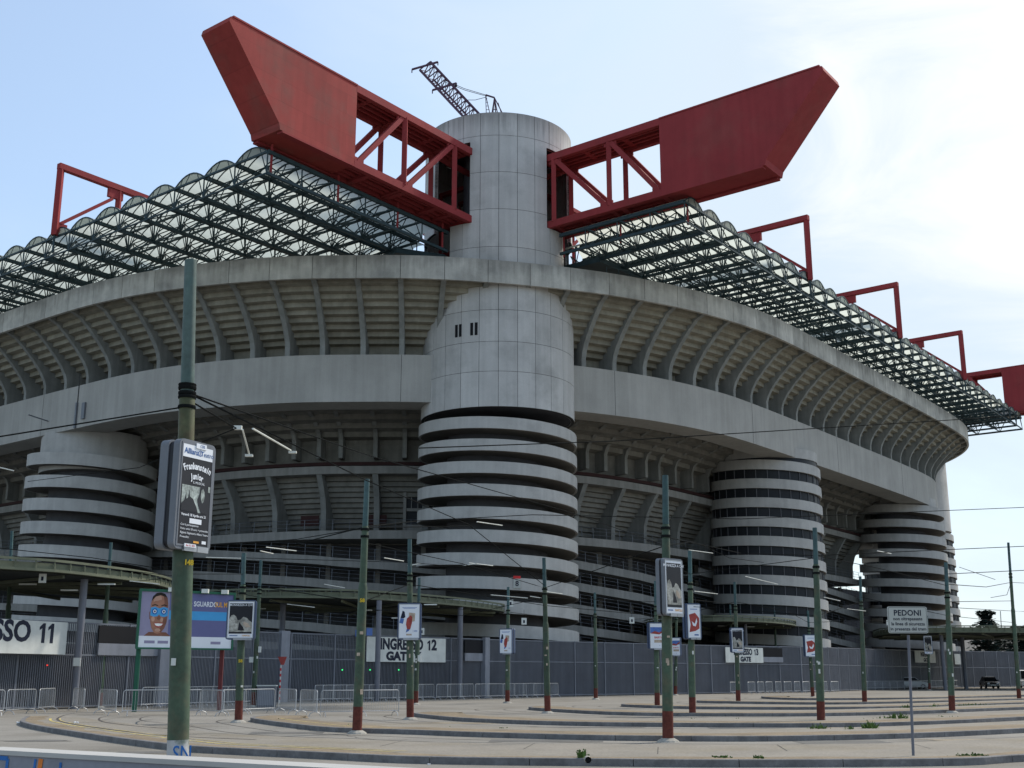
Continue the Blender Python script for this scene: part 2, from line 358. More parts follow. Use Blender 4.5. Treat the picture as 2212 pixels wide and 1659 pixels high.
def copy_tree(o, parent=None):
    c = o.copy(); COL.objects.link(c)
    if parent: c.parent = parent
    for ch in list(o.children): copy_tree(ch, c)
    return c
def text_mb(txt, size, origin, X, Z, mat, name, parent, bold=0., depth=.004, align='CENTER', sx=1., spacing=1., local=False):
    """lettering as mesh: X is reading direction, Z is up"""
    cu = bpy.data.curves.new('lettering', 'FONT'); cu.body = txt; cu.size = size; cu.align_x = align; cu.align_y = 'CENTER'
    cu.extrude = depth; cu.offset = bold; cu.space_character = spacing; cu.resolution_u = 3
    to = bpy.data.objects.new('lettering', cu); COL.objects.link(to)
    dg = bpy.context.evaluated_depsgraph_get(); me = bpy.data.meshes.new_from_object(to.evaluated_get(dg))
    bpy.data.objects.remove(to)
    X = Vector(X).normalized(); Z = Vector(Z).normalized(); Y = X.cross(Z).normalized() * -1  # towards viewer
    off = Vector((0, 0, 0)) if local else worigin(parent)
    for v in me.vertices:
        v.co = Vector(origin) - off + X * v.co.x * sx + Z * v.co.y + (-Y) * v.co.z
    me.materials.clear(); me.materials.append(mat); me.name = name
    o = bpy.data.objects.new(name, me); COL.objects.link(o); o.parent = parent
    return o
def ordw(i):
    return ['first', 'second', 'third', 'fourth', 'fifth', 'sixth', 'seventh', 'eighth', 'ninth', 'tenth', 'eleventh', 'twelfth', 'thirteenth', 'fourteenth', 'fifteenth', 'sixteenth', 'seventeenth', 'eighteenth', 'nineteenth', 'twentieth', 'twenty-first', 'twenty-second', 'twenty-third', 'twenty-fourth', 'twenty-fifth', 'twenty-sixth'][i]
def catmull(pts, n=8):
    out = []
    P = [pts[0]] + list(pts) + [pts[-1]]
    for i in range(1, len(P) - 2):
        a, b_, c, d = [Vector(P[k]) for k in (i - 1, i, i + 1, i + 2)]
        for j in range(n):
            t = j / n
            out.append(.5 * ((2 * b_) + (c - a) * t + (2 * a - 5 * b_ + 4 * c - d) * t * t + (3 * b_ - a - 3 * c + d) * t ** 3))
    out.append(Vector(P[-2])); return out
def resample(pts, step=None, n=None, start=0.):
    L = [0.]
    for a, b_ in zip(pts, pts[1:]): L.append(L[-1] + (b_ - a).length)
    tot = L[-1]
    if n: ts = [tot * i / (n - 1) for i in range(n)]
    else:
        ts = []; t = start
        while t <= tot: ts.append(t); t += step
    out = []; k = 0
    for t in ts:
        while k < len(L) - 2 and L[k + 1] < t: k += 1
        f = (t - L[k]) / max(1e-9, L[k + 1] - L[k]); out.append(pts[k].lerp(pts[k + 1], f))
    return out

# ------------------------------------------------------------ ground
mb = MB()
mb.poly([(-1500, -60, 0), (1500, -60, 0), (1500, 3000, 0), (-1500, 3000, 0)])
tag(mb.build('ground', M['asphalt'], fix=False), kind='structure')

# ------------------------------------------------------------ stadium outline
GP = [(-20.2, 150), (-20.3, 120), (-20.3, 80), (-20.3, 54), (-20.3, 40), (-20.0, 30), (-18.4, 22), (-15.2, 14), (-11.4, 8.2), (-7.4, 3.3), (-2, -1.4), (4, -5.4), (9, -7.8),
      (13.7, -9.5), (20, -10.9), (27, -11.6), (46, -11.8), (72, -11.8), (86, -11.4), (93.4, -10.4), (99, -8.3), (104.5, -4.8), (109.5, -.5), (114, 5), (118, 11), (121.5, 18),
      (124, 27), (125, 40), (125.3, 60), (125.3, 90)]
dense = catmull([W(r, l) for r, l in GP], 10)
nor = []
for i in range(len(dense)):
    d = (dense[min(i + 1, len(dense) - 1)] - dense[max(i - 1, 0)]).normalized()
    nor.append(Vector((d.y, -d.x, 0)) * 1.0)
# outward test: towards the camera side
if nor[len(nor) // 3].dot(Vector((0, -1, 0))) < 0: nor = [-n_ for n_ in nor]
# stations equally spaced along the parapet
par = [p + n_ * 5.15 for p, n_ in zip(dense, nor)]
def stations(step, target, sub=1):
    L = [0.]
    for a, b_ in zip(par, par[1:]): L.append(L[-1] + (b_ - a).length)
    # phase: a joint sits at target
    ti = min(range(len(par)), key=lambda i: (par[i] - target).length); ph = L[ti] % step
    res = []; t = ph; k = 0; st = step / sub
    while t < L[-1]:
        while L[k + 1] < t: k += 1
        f = (t - L[k]) / (L[k + 1] - L[k]); res.append((dense[k].lerp(dense[k + 1], f), nor[k].lerp(nor[k + 1], f).normalized())); t += st
    return res
SUB = 3
ST = stations(3.85, W(-25.45, 41.7), SUB)
RIBS = ST[::SUB]
def off(st, o, z):
    p, n_ = st; q = p + n_ * o; return Vector((q.x, q.y, z))

# ------------------------------------------------------------ stadium
STAD = thing('stadium', 'huge grey concrete football stadium with round ramp towers and red roof beams', 'stadium', A0)
mb = MB(); back = MB()
for i in range(0, len(ST) - SUB, SUB):
    seg = ST[i:i + SUB + 1]; tone = random.uniform(.82, 1.12)
    A_ = seg[0]; B_ = seg[-1]
    secs = []
    for k, s_ in enumerate(seg):
        t = (s_[1].cross(Vector((0, 0, 1))))
        sh = .022 if k == 0 else (-.022 if k == SUB else 0.)
        along = (B_[0] - A_[0]).normalized() * sh
        secs.append([off(s_, 5.15, 35.2) + along, off(s_, 5.15, 37.3) + along, off(s_, 4.85, 37.3) + along, off(s_, 4.85, 35.2) + along])
    mb.strip(secs, tone=tone)
mb.build('parapet', M['parapet'], STAD)
mb = MB()
mb.strip([[off(s_, 5.08, 35.25), off(s_, 5.08, 37.22), off(s_, 4.9, 37.22), off(s_, 4.9, 35.25)] for s_ in ST])
mb.build('parapet_backing', M['joint'], STAD)
# orange stained parapet slabs
mb = MB()
# girder
mb.strip([[off(s_, 0, 25.35), off(s_, 0, 29.7), off(s_, -.6, 29.7), off(s_, -3.2, 27.4), off(s_, -3.2, 25.35)] for s_ in ST])
mb.build('ring_girder', M['girder'], STAD)
# stepped underside of third tier
NS = 10
prof = [(-2.3, 27.9), (-2.3, 31.1)]
o, z = -2.3, 31.1
for k in range(NS):
    prof.append((o + .2, z + .02)); prof.append((o + .70, z + .06)); o += .70; z += .50
    prof.append((o, z))
prof.append((4.8, z)); prof.append((4.8, 37.0)); prof.append((3.9, 37.0)); prof.append((-3.4, 31.6)); prof.append((-3.4, 27.0))
mb = MB(); mb.strip([[off(s_, a, b_) for a, b_ in prof] for s_ in ST]); mb.build('third_tier_underside', M['tier'], STAD)
# ribs
def ribface(prof_out, prof_in, th, s_):
    m_ = MB(); p, n_ = s_; t = Vector((-n_.y, n_.x, 0)) * th / 2
    for i in range(len(prof_out) - 1):
        a, b_ = off(s_, *prof_out[i]), off(s_, *prof_out[i + 1]); c, d = off(s_, *prof_in[i]), off(s_, *prof_in[i + 1])
        m_.hexa([a - t, a + t, c + t, c - t, b_ - t, b_ + t, d + t, d - t])
    return m_
ro = [(-.02, 29.6), (.0, 30.5), (.18, 31.1), (.65, 31.9), (1.6, 33.0), (2.8, 34.15), (3.7, 34.9), (4.6, 35.25), (4.86, 35.3)]
ri = [(-2.5, 29.6), (-2.5, 30.8), (-2.4, 31.6), (-1.6, 32.5), (-.2, 33.4), (1.2, 34.4), (2.6, 35.4), (4.0, 36.3), (4.82, 36.6)]
nr = 0
for s_ in RIBS:
    r_ = (s_[0] - W(0, 0)); 
    ribface(ro, ri, .46, s_).build('rib', M['rib'], STAD); nr += 1
# second tier, set back under the girder
mb = MB()
prof = [(-2.6, 27.2), (-3.4, 27.2)]
o, z = -3.6, 27.2
for k in range(6):
    prof.append((o, z)); prof.append((o - 1.18, z - .12)); o -= 1.22; z -= .62
prof += [(-10.95, 23.5), (-10.95, 21.7), (-12.2, 21.7), (-12.2, 28), (-2.6, 28)]
mb.strip([[off(s_, a, b_) for a, b_ in prof] for s_ in ST]); mb.build('second_tier_underside', M['tiershade'], STAD)
mb = MB(); mb.strip([[off(s_, a, b_) for a, b_ in ((-9.6, 21.3), (-9.6, 21.62), (-12, 21.62), (-12, 21.3))] for s_ in ST]); mb.build('red_fascia_band', M['redband'], STAD)
mb = MB(); mb.strip([[off(s_, a, b_) for a, b_ in ((-9.7, 20.5), (-9.7, 21.25), (-12, 21.25), (-12, 20.5))] for s_ in ST]); mb.build('ring_beam', M['innerband'], STAD)
ro2 = [(-9.5, 22.0), (-9.5, 23.7), (-9.2, 24.4), (-8.0, 25.3), (-5.6, 26.2), (-3.25, 26.9)]
ri2 = [(-11.0, 22.0), (-11.0, 23.9), (-10.8, 24.8), (-9.4, 25.8), (-6.6, 26.9), (-3.25, 27.25)]
for k, s_ in enumerate(RIBS): ribface(ro2, ri2, .42, s_).build('second_tier_rib', M['ribshade'], STAD)
cutT = [s_ for s_ in ST if (s_[0] - A0).dot(Rv) < 86.3]
cut = [s_ for s_ in ST if (s_[0] - A0).dot(Rv) < 87.6]
RL_ = [s_ for s_ in RIBS if (s_[0] - A0).dot(Rv) < 86.3]
# first tier: stepped soffit and tall arched ribs
prof = []
o, z = -10.8, 20.5
for k in range(12):
    prof.append((o, z)); prof.append((o - .36, z - .05)); o -= .36; z -= .47; prof.append((o, z))
prof += [(o, 14.2), (o - .6, 14.2), (-12., 20.45)]
mb = MB(); mb.strip([[off(s_, a, b_) for a, b_ in prof] for s_ in cutT]); mb.build('first_tier_underside', M['tiershade'], STAD)
ro3 = [(-11.6, 14.4), (-11.6, 15.2), (-11.5, 17.2), (-11.1, 18.5), (-10.4, 19.6), (-9.8, 20.5)]
ri3 = [(-15.0, 14.4), (-15.2, 15.2), (-14.0, 17.2), (-13.1, 18.5), (-12.3, 19.6), (-11.6, 20.5)]
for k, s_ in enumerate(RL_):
    if k % 2 == 0: ribface(ro3, ri3, .55, s_).build('first_tier_rib', M['ribshade'], STAD)
# dark bowl wall behind the ramps
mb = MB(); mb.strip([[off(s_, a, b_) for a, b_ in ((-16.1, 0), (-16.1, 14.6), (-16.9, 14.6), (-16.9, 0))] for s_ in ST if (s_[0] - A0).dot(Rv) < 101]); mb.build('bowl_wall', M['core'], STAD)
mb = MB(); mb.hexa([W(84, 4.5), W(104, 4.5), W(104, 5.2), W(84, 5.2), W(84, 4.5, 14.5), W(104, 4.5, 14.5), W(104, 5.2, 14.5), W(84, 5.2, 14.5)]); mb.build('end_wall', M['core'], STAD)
# arc position used for the sloping walkways: zero at corner tower
La = []; acc = 0.
ic = min(range(len(cut)), key=lambda i: (cut[i][0] - W(-4, 1)).length)
arc = [0.] * len(cut)
for i in range(ic + 1, len(cut)): arc[i] = arc[i - 1] + (cut[i][0] - cut[i - 1][0]).length
for i in range(ic - 1, -1, -1): arc[i] = arc[i + 1] - (cut[i][0] - cut[i + 1][0]).length
def walkway(z0, slope, name, o0=-11.0, hb=.80, lo=-1e9, hi=1e9):
    ids = [i for i in range(len(cut)) if lo < arc[i] < hi]
    m_ = MB()
    m_.strip([[off(cut[i], o0, z0 - slope * arc[i] - hb), off(cut[i], o0, z0 - slope * arc[i]), off(cut[i], o0 - .25, z0 - slope * arc[i]), off(cut[i], o0 - .25, z0 - slope * arc[i] - hb + .2), off(cut[i], -16.0, z0 - slope * arc[i] - hb + .2), off(cut[i], -16.0, z0 - slope * arc[i] - hb)] for i in ids])
    w = m_.build('walkway', M['innerband'], STAD)
    r_ = MB()
    for h in (.35, .72, 1.05):
        r_.tube([off(cut[i], o0 - .1, z0 - slope * arc[i] + h) for i in ids], .02, 4)
    for k, i in enumerate(ids):
        if k % 2 == 0: r_.bar(off(cut[i], o0 - .02, z0 - slope * arc[i] - .18), off(cut[i], o0 - .1, z0 - slope * arc[i] + 1.05), .04)
    r_.build('railing', M['rail'], w)
walkway(15.15, .0, 'upper', o0=-10.6)
walkway(13.9, .062, 'ramp', lo=6)
walkway(16.1, .062, 'ramp', lo=42)
walkway(18.3, .062, 'ramp', lo=76)
for z0 in (11.7, 9.55, 7.5, 5.4, 3.3): walkway(z0, .062, 'ramp')
mb = MB()
for i in range(0, len(cut), SUB * 2):
    mb.bar(off(cut[i], -13.6, 0), off(cut[i], -13.6, 14.2), .45)
mb.each('ramp_column', M['soffit'], STAD)
# glazed gallery bays in the first tier, left of the corner tower
mb = MB(); gl = MB()
for i in (ic - 6, ic - 3):
    a, b_ = cut[i], cut[i + 3]
    for z0, z1 in ((15.2, 15.9), (17.2, 17.5)): mb.hexa([off(a, -12.2, z0), off(b_, -12.2, z0), off(b_, -12.8, z0), off(a, -12.8, z0), off(a, -12.2, z1), off(b_, -12.2, z1), off(b_, -12.8, z1), off(a, -12.8, z1)])
    for c in (a, b_): mb.bar(off(c, -12.25, 15.2), off(c, -12.25, 19.4), .3)
    for c in (cut[i + 1], cut[i + 2]): mb.bar(off(c, -12.3, 17.4), off(c, -12.3, 19.8), .07)
    gl.hexa([off(a, -12.4, 15.9), off(b_, -12.4, 15.9), off(b_, -12.7, 15.9), off(a, -12.7, 15.9), off(a, -12.4, 19.8), off(b_, -12.4, 19.8), off(b_, -12.7, 19.8), off(a, -12.7, 19.8)])
mb.each('gallery_frame', M['innerband'], STAD); gl.each('gallery_glazing', M['glass'], STAD)
mb = MB()
for i in (ic - 17, ic - 9):
    c = cut[i]; tt = Vector((-c[1].y, c[1].x, 0))
    mb.box(off(c, -11.9, 16.3), (1.9, .08, 1.0), (tt, c[1], Vector((0, 0, 1))))
mb.each('red_banner', M['redband'], STAD)

# ------------------------------------------------------------ towers
def arcpanel(m_, c, r0, r1, p0, p1, z0, z1, tone=1., n=3):
    secs = []
    for k in range(n + 1):
        q = p0 + (p1 - p0) * k / n; e = Vector((cos(q), sin(q), 0))
        secs.append([c + e * r1 + Vector((0, 0, z0)), c + e * r1 + Vector((0, 0, z1)), c + e * r0 + Vector((0, 0, z1)), c + e * r0 + Vector((0, 0, z0))])
    m_.strip(secs, tone=tone)
def helix_band(m_, c, r0, r1, zf, p0, p1, h0, h1, n):
    secs = []
    for k in range(n + 1):
        q = p0 + (p1 - p0) * k / n; e = Vector((cos(q), sin(q), 0)); z = zf(q)
        secs.append([c + e * r1 + Vector((0, 0, z + h0)), c + e * r1 + Vector((0, 0, z + h1)), c + e * r0 + Vector((0, 0, z + h1)), c + e * r0 + Vector((0, 0, z + h0))])
    m_.strip(secs)
def ramp_tower(c, r, ztop, spacing, nb, hb, strands, glazed, core_r, name='ramp_tower'):
    """ztop: top of the first band at the side facing the camera; bands go down to the right"""
    tw = thing(name, None, None, c - worigin(STAD), parent=STAD)
    view = math.atan2(-c.y, -c.x)      # direction to camera
    # one flight per strand per turn
    drop = spacing * strands
    for s_ in range(strands):
        turns = nb / strands
        m_ = MB(); fl = MB()
        def zf(q, s_=s_): return ztop - spacing * s_ - drop * (q - view) / (2 * pi) 
        # q increases counter-clockwise seen from above: camera side going right is increasing q
        p0 = view - pi * .98; p1 = view + 2 * pi * (turns - .45)
        n = int((p1 - p0) / (2 * pi) * 48)
        helix_band(m_, c, r - .2, r, zf, p0, p1, -hb, 0, n)
        helix_band(fl, c, core_r, r - .2, zf, p0, p1, -hb + .02, -hb + .25, n)
        m_.build('ramp_band', M['band'], tw, smooth=True); fl.build('ramp_floor', M['soffit'], tw, smooth=True)
        if glazed:
            gm = MB(); mu = MB()
            helix_band(gm, c, r - .42, r - .32, zf, p0, p1, -spacing + .0, -hb, n)
            k = p0
            while k < p1 - .1:
                e = Vector((cos(k), sin(k), 0)); mu.bar(c + e * (r - .28) + Vector((0, 0, zf(k) - spacing)), c + e * (r - .28) + Vector((0, 0, zf(k) - hb)), .07); k += 2 * pi / 30
            gm.build('window_band', M['glass'], tw, smooth=True); tag(mu.build('window_mullions', M['mullion'], tw), kind='stuff')
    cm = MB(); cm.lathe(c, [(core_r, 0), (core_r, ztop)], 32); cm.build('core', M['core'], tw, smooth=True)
    return tw
# corner tower with panels
def z3(z): return Vector((0, 0, z))
TC = A0 + Vector((-.6, 0, 0))
RC, RR = 7.08, 7.25
TW = ramp_tower(TC, RR, 23.3, 1.95, 10, 1.02, 1, False, 4.6, 'corner_tower')
mb = MB(); bk = MB()
rows = [24.25, 27.4, 30.1, 33.0, 35.9, 38.9, 42.5, 46.1, 49.7, 52.0]
npan = 26
def solid(deg, zc):
    d = (deg + 180) % 360 - 180
    if zc > 49.2 or zc < 37.4: return True
    if zc > 41.3: return (-111 < d < -50) or (-14 < d < 180) or d < -146
    return (-128 < d < -31) or (15 < d < 180)
zz = sorted(set(rows + [37.4, 41.3, 49.2]))
for i in range(npan):
    a0 = 360. / npan * i - 90 + 1.0; tones = {}
    for z0, z1 in zip(zz, zz[1:]):
        row = max(k for k in range(len(rows)) if rows[k] <= z0 + 1e-6)
        tone = tones.setdefault(row, random.uniform(.93, 1.05))
        # clip angle by zone
        zc = (z0 + z1) / 2; n = 14; run = []
        for k in range(n):
            dm = a0 + 360. / npan * (k + .5) / n
            ok = solid(dm, zc)
            if ok: run.append(k)
            if (not ok or k == n - 1) and run:
                k0, k1 = run[0], run[-1] + 1; run = []
                g0 = .16 if k0 == 0 else 0; g1 = -.16 if k1 == n else 0
                p0 = radians(a0 + 360. / npan * k0 / n + g0); p1 = radians(a0 + 360. / npan * k1 / n + g1)
                gz0 = .018 if z0 in rows else 0; gz1 = -.018 if z1 in rows else 0
                arcpanel(mb, TC, RC - .35, RC, p0, p1, z0 + gz0, z1 + gz1, tone, 3)
                arcpanel(bk, TC, RC - .3, RC - .03, p0 - radians(g0), p1 - radians(g1), z0 - .001, z1 + .001, 1., 3)
mb.build('concrete_panel_shell', M['tower'], TW); bk.build('panel_joint', M['joint'], TW)
mb = MB(); mb.lathe(TC, [(RC - .36, 51.6), (RC - .36, 51.7)], 48); mb.build('top_deck', M['core'], TW); mb = MB(); mb.lathe(TC, [(RC - .36, 24.3), (RC - .36, 24.4)], 48); mb.build('lower_deck', M['core'], TW); mb = MB(); mb.lathe(TC, [(3.4, 37), (3.4, 51)], 24); mb.build('inner_shaft', M['core'], TW)
mb = MB()
for a, b_ in ((-29, 0),):
    pass
for px in (981, 990, 1016, 1026):
    q = -pi / 2 + math.asin(max(-.99, min(.99, (107 * sin(math.atan((px - 1106) / 2720.) + radians(.70))) / RC)))
    e = Vector((cos(q), sin(q), 0)); tt = Vector((-e.y, e.x, 0))
    mb.box(TC + e * (RC - .1) + z3(31.3), (.26, .26, 1.15), (tt, e, Vector((0, 0, 1))))
mb.each('slit_window', M['black'], TW)
# smooth collar flare under the panels
# other ramp towers
def cap(c, r, z0, z1, tw, nm='cap'):
    m_ = MB(); m_.lathe(c, [(r, z0), (r, z1)], 48); m_.build(nm, M['band'], tw, smooth=True)
C1 = W(41.7, -6.5)
t1 = ramp_tower(C1, 6.36, 25.0, 2.12, 12, 1.08, 1, True, 4.2)
cap(C1, 6.1, 25.3, 26.4, t1); 
mb = MB(); mb.lathe(C1, [(6.0, 22.5), (6.0, 25.35)], 48); mb.build('window_band', M['glass'], t1, smooth=True)
C2 = W(88.0, -6.4)
t2 = ramp_tower(C2, 6.15, 25.3, 2.1, 12, 1.1, 1, False, 3.4)
cap(C2, 5.2, 24.6, 26.4, t2)
E1 = W(-15.1, 43.0)
t3 = ramp_tower(E1, 6.49, 22.9, 2.28, 10, 1.2, 1, False, 4.2)
cap(E1, 5.3, 21.6, 25.6, t3)
Bc = W(108.5, -.3)
t4 = ramp_tower(Bc, 7.25, 23.9, 1.95, 12, 1.0, 1, True, 4.6, 'corner_tower')
mb = MB(); mb.lathe(Bc, [(7.0, 24), (7.0, 52)], 48); mb.build('concrete_panel_shell', M['tower'], t4, smooth=True)

# ------------------------------------------------------------ red beams
def beam(pm, axis, perp, base, s_panel, tip_top, tip_bot, posts, diags, zb, zt, s_in, extend, end2=None):
    root = thing('red_roof_beam', None, None, base - worigin(STAD), parent=STAD)
    w = 1.65
    def Pt(s_, t_, z): return base + axis * s_ + perp * t_ + z3(z)
    mb = MB()
    outl = [(s_panel, zb + .12), (s_panel, zt - .12), (tip_top, zt - .12), (tip_top + .12, zt - .55), (tip_bot + .12, zb + .6), (tip_bot, zb + .12)]
    for a, b_, k in ((-w, -w + .12, 0), (w - .12, w, 0)):
        mb.prism([Pt(s_, a, z) for s_, z in outl], perp * .12)
    # top, bottom and sloping end sheets
    for (s0, z0), (s1, z1) in ((outl[1], outl[2]), (outl[2], outl[3]), (outl[3], outl[4]), (outl[4], outl[5]), (outl[5], outl[0])):
        mb.hexa([Pt(s0, -w + .12, z0), Pt(s1, -w + .12, z1), Pt(s1, w - .12, z1), Pt(s0, w - .12, z0)] + [Pt(s0, -w + .12, z0) + z3(.001) * 0 + (Pt(s_panel + 2, 0, (zb + zt) / 2) - Pt(s0, 0, z0)).normalized() * .1, Pt(s1, -w + .12, z1) + (Pt(s_panel + 2, 0, (zb + zt) / 2) - Pt(s1, 0, z1)).normalized() * .1, Pt(s1, w - .12, z1) + (Pt(s_panel + 2, 0, (zb + zt) / 2) - Pt(s1, 0, z1)).normalized() * .1, Pt(s0, w - .12, z0) + (Pt(s_panel + 2, 0, (zb + zt) / 2) - Pt(s0, 0, z0)).normalized() * .1])
    mb.build('end_panel', M[pm], root)
    mb = MB()
    for t_ in (-w + .22, w - .22):
        for z in (zb + .3, zt - .3): mb.bar(Pt(s_in, t_, z), Pt(s_panel + .05, t_, z), .46, .66)
    for t_ in (-w + .25, w - .25):     # edge flanges over the panel
        mb.bar(Pt(s_panel, t_, zt - .03), Pt(tip_top - .2, t_, zt - .03), .6, .14); mb.bar(Pt(s_panel, t_, zb + .03), Pt(tip_bot - .2, t_, zb + .03), .6, .14)
    mb.each('chord', M['red'], root)
    mb = MB()
    for s_ in posts:
        for t_ in (-w + .22, w - .22): mb.bar(Pt(s_, t_, zb + .5), Pt(s_, t_, zt - .5), .50, .42)
        for z in (zb + .3, zt - .3): mb.bar(Pt(s_, -w, z), Pt(s_, w, z), .4, .4)
    mb.each('post', M['red'], root)
    mb = MB()
    for (s0, s1) in diags:     # top at s0, bottom at s1
        for t_ in (-w + .22, w - .22):
            mb.bar(Pt(s0, t_, zt - .6), Pt(s1, t_, zb + .6), .34, .42)
            for (s_, z, dz) in ((s0, zt - .62, -1), (s1, zb + .62, 1)): mb.box(Pt(s_, t_, z), (1.3, .16, .75), (axis, perp, Vector((0, 0, 1))))
    mb.each('diagonal', M['red'], root, pair=3)
    mb = MB()
    n = int((s_panel - s_in) / 1.05)
    for k in range(n + 1):
        s_ = s_in + (s_panel - s_in) * k / n
        if k % 4 == 0:
            for z in (zb + .2, zt - .2): mb.bar(Pt(s_, -w, z), Pt(s_, w, z), .5, .35)
    for t_ in (-.55, .15, .75):
        for z in (zb + .32, zt - .3): mb.bar(Pt(s_in, t_, z), Pt(s_panel, t_, z), .22, .2)
    mb.each('cross_brace', M['red'], root)
    q = MB()
    for z in (zb + .52, zt - .10): q.hexa([Pt(s_in, -w + .3, z), Pt(s_panel, -w + .3, z), Pt(s_panel, w - .3, z), Pt(s_in, w - .3, z), Pt(s_in, -w + .3, z + .04), Pt(s_panel, -w + .3, z + .04), Pt(s_panel, w - .3, z + .04), Pt(s_in, w - .3, z + .04)])
    q.each('deck_sheet', M['red'], root)
    # part running inwards over the roof
    mb = MB()
    if extend:
        for t_ in (-w + .22, w - .22):
            for z in (zb + .3, zt - .5): mb.bar(Pt(-extend, t_, z), Pt(s_in - .02, t_, z), .4, .4)
        k = 7.
        while k < extend:
            for t_ in (-w + .22, w - .22): mb.bar(Pt(-k, t_, zb + .5), Pt(-k, t_, zt - .6), .3); mb.bar(Pt(-k, t_, zb + .5), Pt(-min(k + 7, extend), t_, zt - .6), .25)
            k += 7
        mb.build('inner_truss', M['red'], root)
    return root, Pt
ZB, ZT = 41.35, 48.55
bl, PtL = beam('redplatelit', -Rv, Lv, W(0, 0), 22.1, 35.3, 30.1, (16.0, 9.3), ((16.4, 21.6), (9.7, 15.6)), ZB, ZT, 7.0, 104)
br, PtR = beam('red', -Lv, Rv, W(0, 0), 18.4, 33.4, 28.1, (13.0, 6.9), ((13.2, 18.1), (7.1, 12.7)), ZB, ZT, 5.7, 60)
bb, PtB = beam('red', -Lv, Rv, W(107.3, 0), 18.4, 33.4, 28.1, (13.0, 6.9), ((13.2, 18.1), (7.1, 12.7)), ZB, ZT, 5.7, 60)
# cantilever frames over the roof edge
def frame(axis, base, zb, inn):
    root = thing('red_roof_frame', None, None, base - worigin(STAD), parent=STAD)
    def Pt(s_, z): return base + axis * s_ + z3(z)
    mb = MB()
    mb.bar(Pt(20.75, 47.3), Pt(-inn, 47.3), .55, .55)
    mb.build('top_chord', M['red'], root)
    mb = MB(); mb.bar(Pt(20.5, zb), Pt(20.5, 47.02), .5, .5); mb.bar(Pt(14.2, 47.0), Pt(14.2, 41.2), .45, .45); mb.build('post', M['red'], root)
    mb = MB(); mb.bar(Pt(14.9, 46.0), Pt(20.2, 41.7), .3, .3)
    mb.box(Pt(14.6, 46.55), (1.6, .3, .9), (axis, axis.cross(Vector((0, 0, 1))), Vector((0, 0, 1)))); mb.box(Pt(20.0, 41.4), (1.2, .3, .9), (axis, axis.cross(Vector((0, 0, 1))), Vector((0, 0, 1))))
    mb.build('brace', M['red'], root)
    mb = MB(); mb.bar(Pt(20.5, 38.9), Pt(20.5, zb - .01), .16); mb.build('hanger', M['truss'], root)
for r in (24.9, 51.6, 77.2): frame(-Lv, W(r, 0), 40.6, 8)
for l in (29.6, 58.5): frame(-Rv, W(-9.2, l), 40.6, 8)

# ------------------------------------------------------------ roof of barrel vaults on a space frame
RT, RB, RISE = 40.62, 38.85, .78
def roof(axis, along, org, s_out, s_in_of, v0, pitch, nv, step, name):
    """axis: barrel direction from outer edge inwards; along: direction of repetition"""
    root = thing(name, None, None, org - worigin(STAD), parent=STAD)
    def Pt(s_, v, z): return org + axis * s_ + along * v + z3(z)
    NA = 8
    def arch(f): return RISE * (1 - (2 * f - 1) ** 2)
    bot = {}
    for i in range(nv):
        va = v0 + pitch * i; vb = va + pitch; s1 = s_in_of(va + pitch / 2)
        vm = MB(); secs = []
        ns = max(2, int((s1 - s_out) / 4))
        for k in range(ns + 1):
            s_ = s_out + (s1 - s_out) * k / ns
            secs.append([Pt(s_, va + pitch * f / NA, RT + .06 + arch(f / NA)) for f in range(NA + 1)])
        vm.strip(secs, closed=False)
        # end sheet of the barrel
        vm.poly([Pt(s_out, va + pitch * f / NA, RT + .06 + arch(f / NA)) for f in range(NA + 1)])
        vm.build('barrel_vault', M['vault'], root, smooth=False, fix=False)
    tm = MB()
    for i in range(nv + 1):
        v = v0 + pitch * i; s1 = s_in_of(v - .1 if i else v + .1)
        tm.bar(Pt(s_out, v, RT), Pt(s1, v, RT), .26, .3)
        tm.bar(Pt(s_out, v, RB), Pt(s1, v, RB), .24, .24)
    tm.each('main_chord', M['truss'], root)
    for i in range(nv):
        tm = MB(); wm = MB(); am = MB()
        va = v0 + pitch * i; s1 = s_in_of(va + pitch / 2); n = int((s1 - s_out) / step)
        for j in range(n + 1):
            s_ = s_out + step * j
            # top and bottom cross chords
            tm.bar(Pt(s_, va, RT), Pt(s_, va + pitch, RT), .15, .16)
            if j < n + 1: wm.bar(Pt(s_ , va, RB), Pt(s_, va + pitch, RB), .11)
            # webs from bottom node to neighbours
            for (ds, dv) in ((-.5, .5), (.5, .5)):
                if s_ + ds * step < s_out - .01: continue
                wm.bar(Pt(s_, va, RB), Pt(s_ + ds * step, va + dv * pitch, RT + .0), .085)
                wm.bar(Pt(s_, va + pitch, RB), Pt(s_ + ds * step, va + dv * pitch, RT + .0), .085)
            wm.bar(Pt(s_, va, RB), Pt(s_, va, RT), .1)
            if j < n:
                wm.bar(Pt(s_, va, RB), Pt(s_ + step, va, RT), .09)
                wm.bar(Pt(s_ + step * .5, va, RT), Pt(s_ + step * .5, va + pitch, RT), .07)
            # fan to the arch
            for f in (2, 4, 6):
                wm.bar(Pt(s_, va, RB) if f < 4 else Pt(s_, va + pitch, RB), Pt(s_, va + pitch * f / NA, RT + arch(f / NA)), .06)
            for q in (0, 1 / 3., 2 / 3.):
                if j == n and q: continue
                sq = s_ + q * step
                for f in range(NA): am.bar(Pt(sq, va + pitch * f / NA, RT + .02 + arch(f / NA)), Pt(sq, va + pitch * (f + 1) / NA, RT + .02 + arch((f + 1) / NA)), .10 if q == 0 else .07)
        wm.v += []; n0 = len(wm.v); wm.v += tm.v; wm.f += [tuple(i + n0 for i in f) for f in tm.f]; wm.t += tm.t
        wm.build('web_lattice', M['truss'], root); tag(am.build('arch_ribs', M['truss'], root), kind='stuff')
    return root
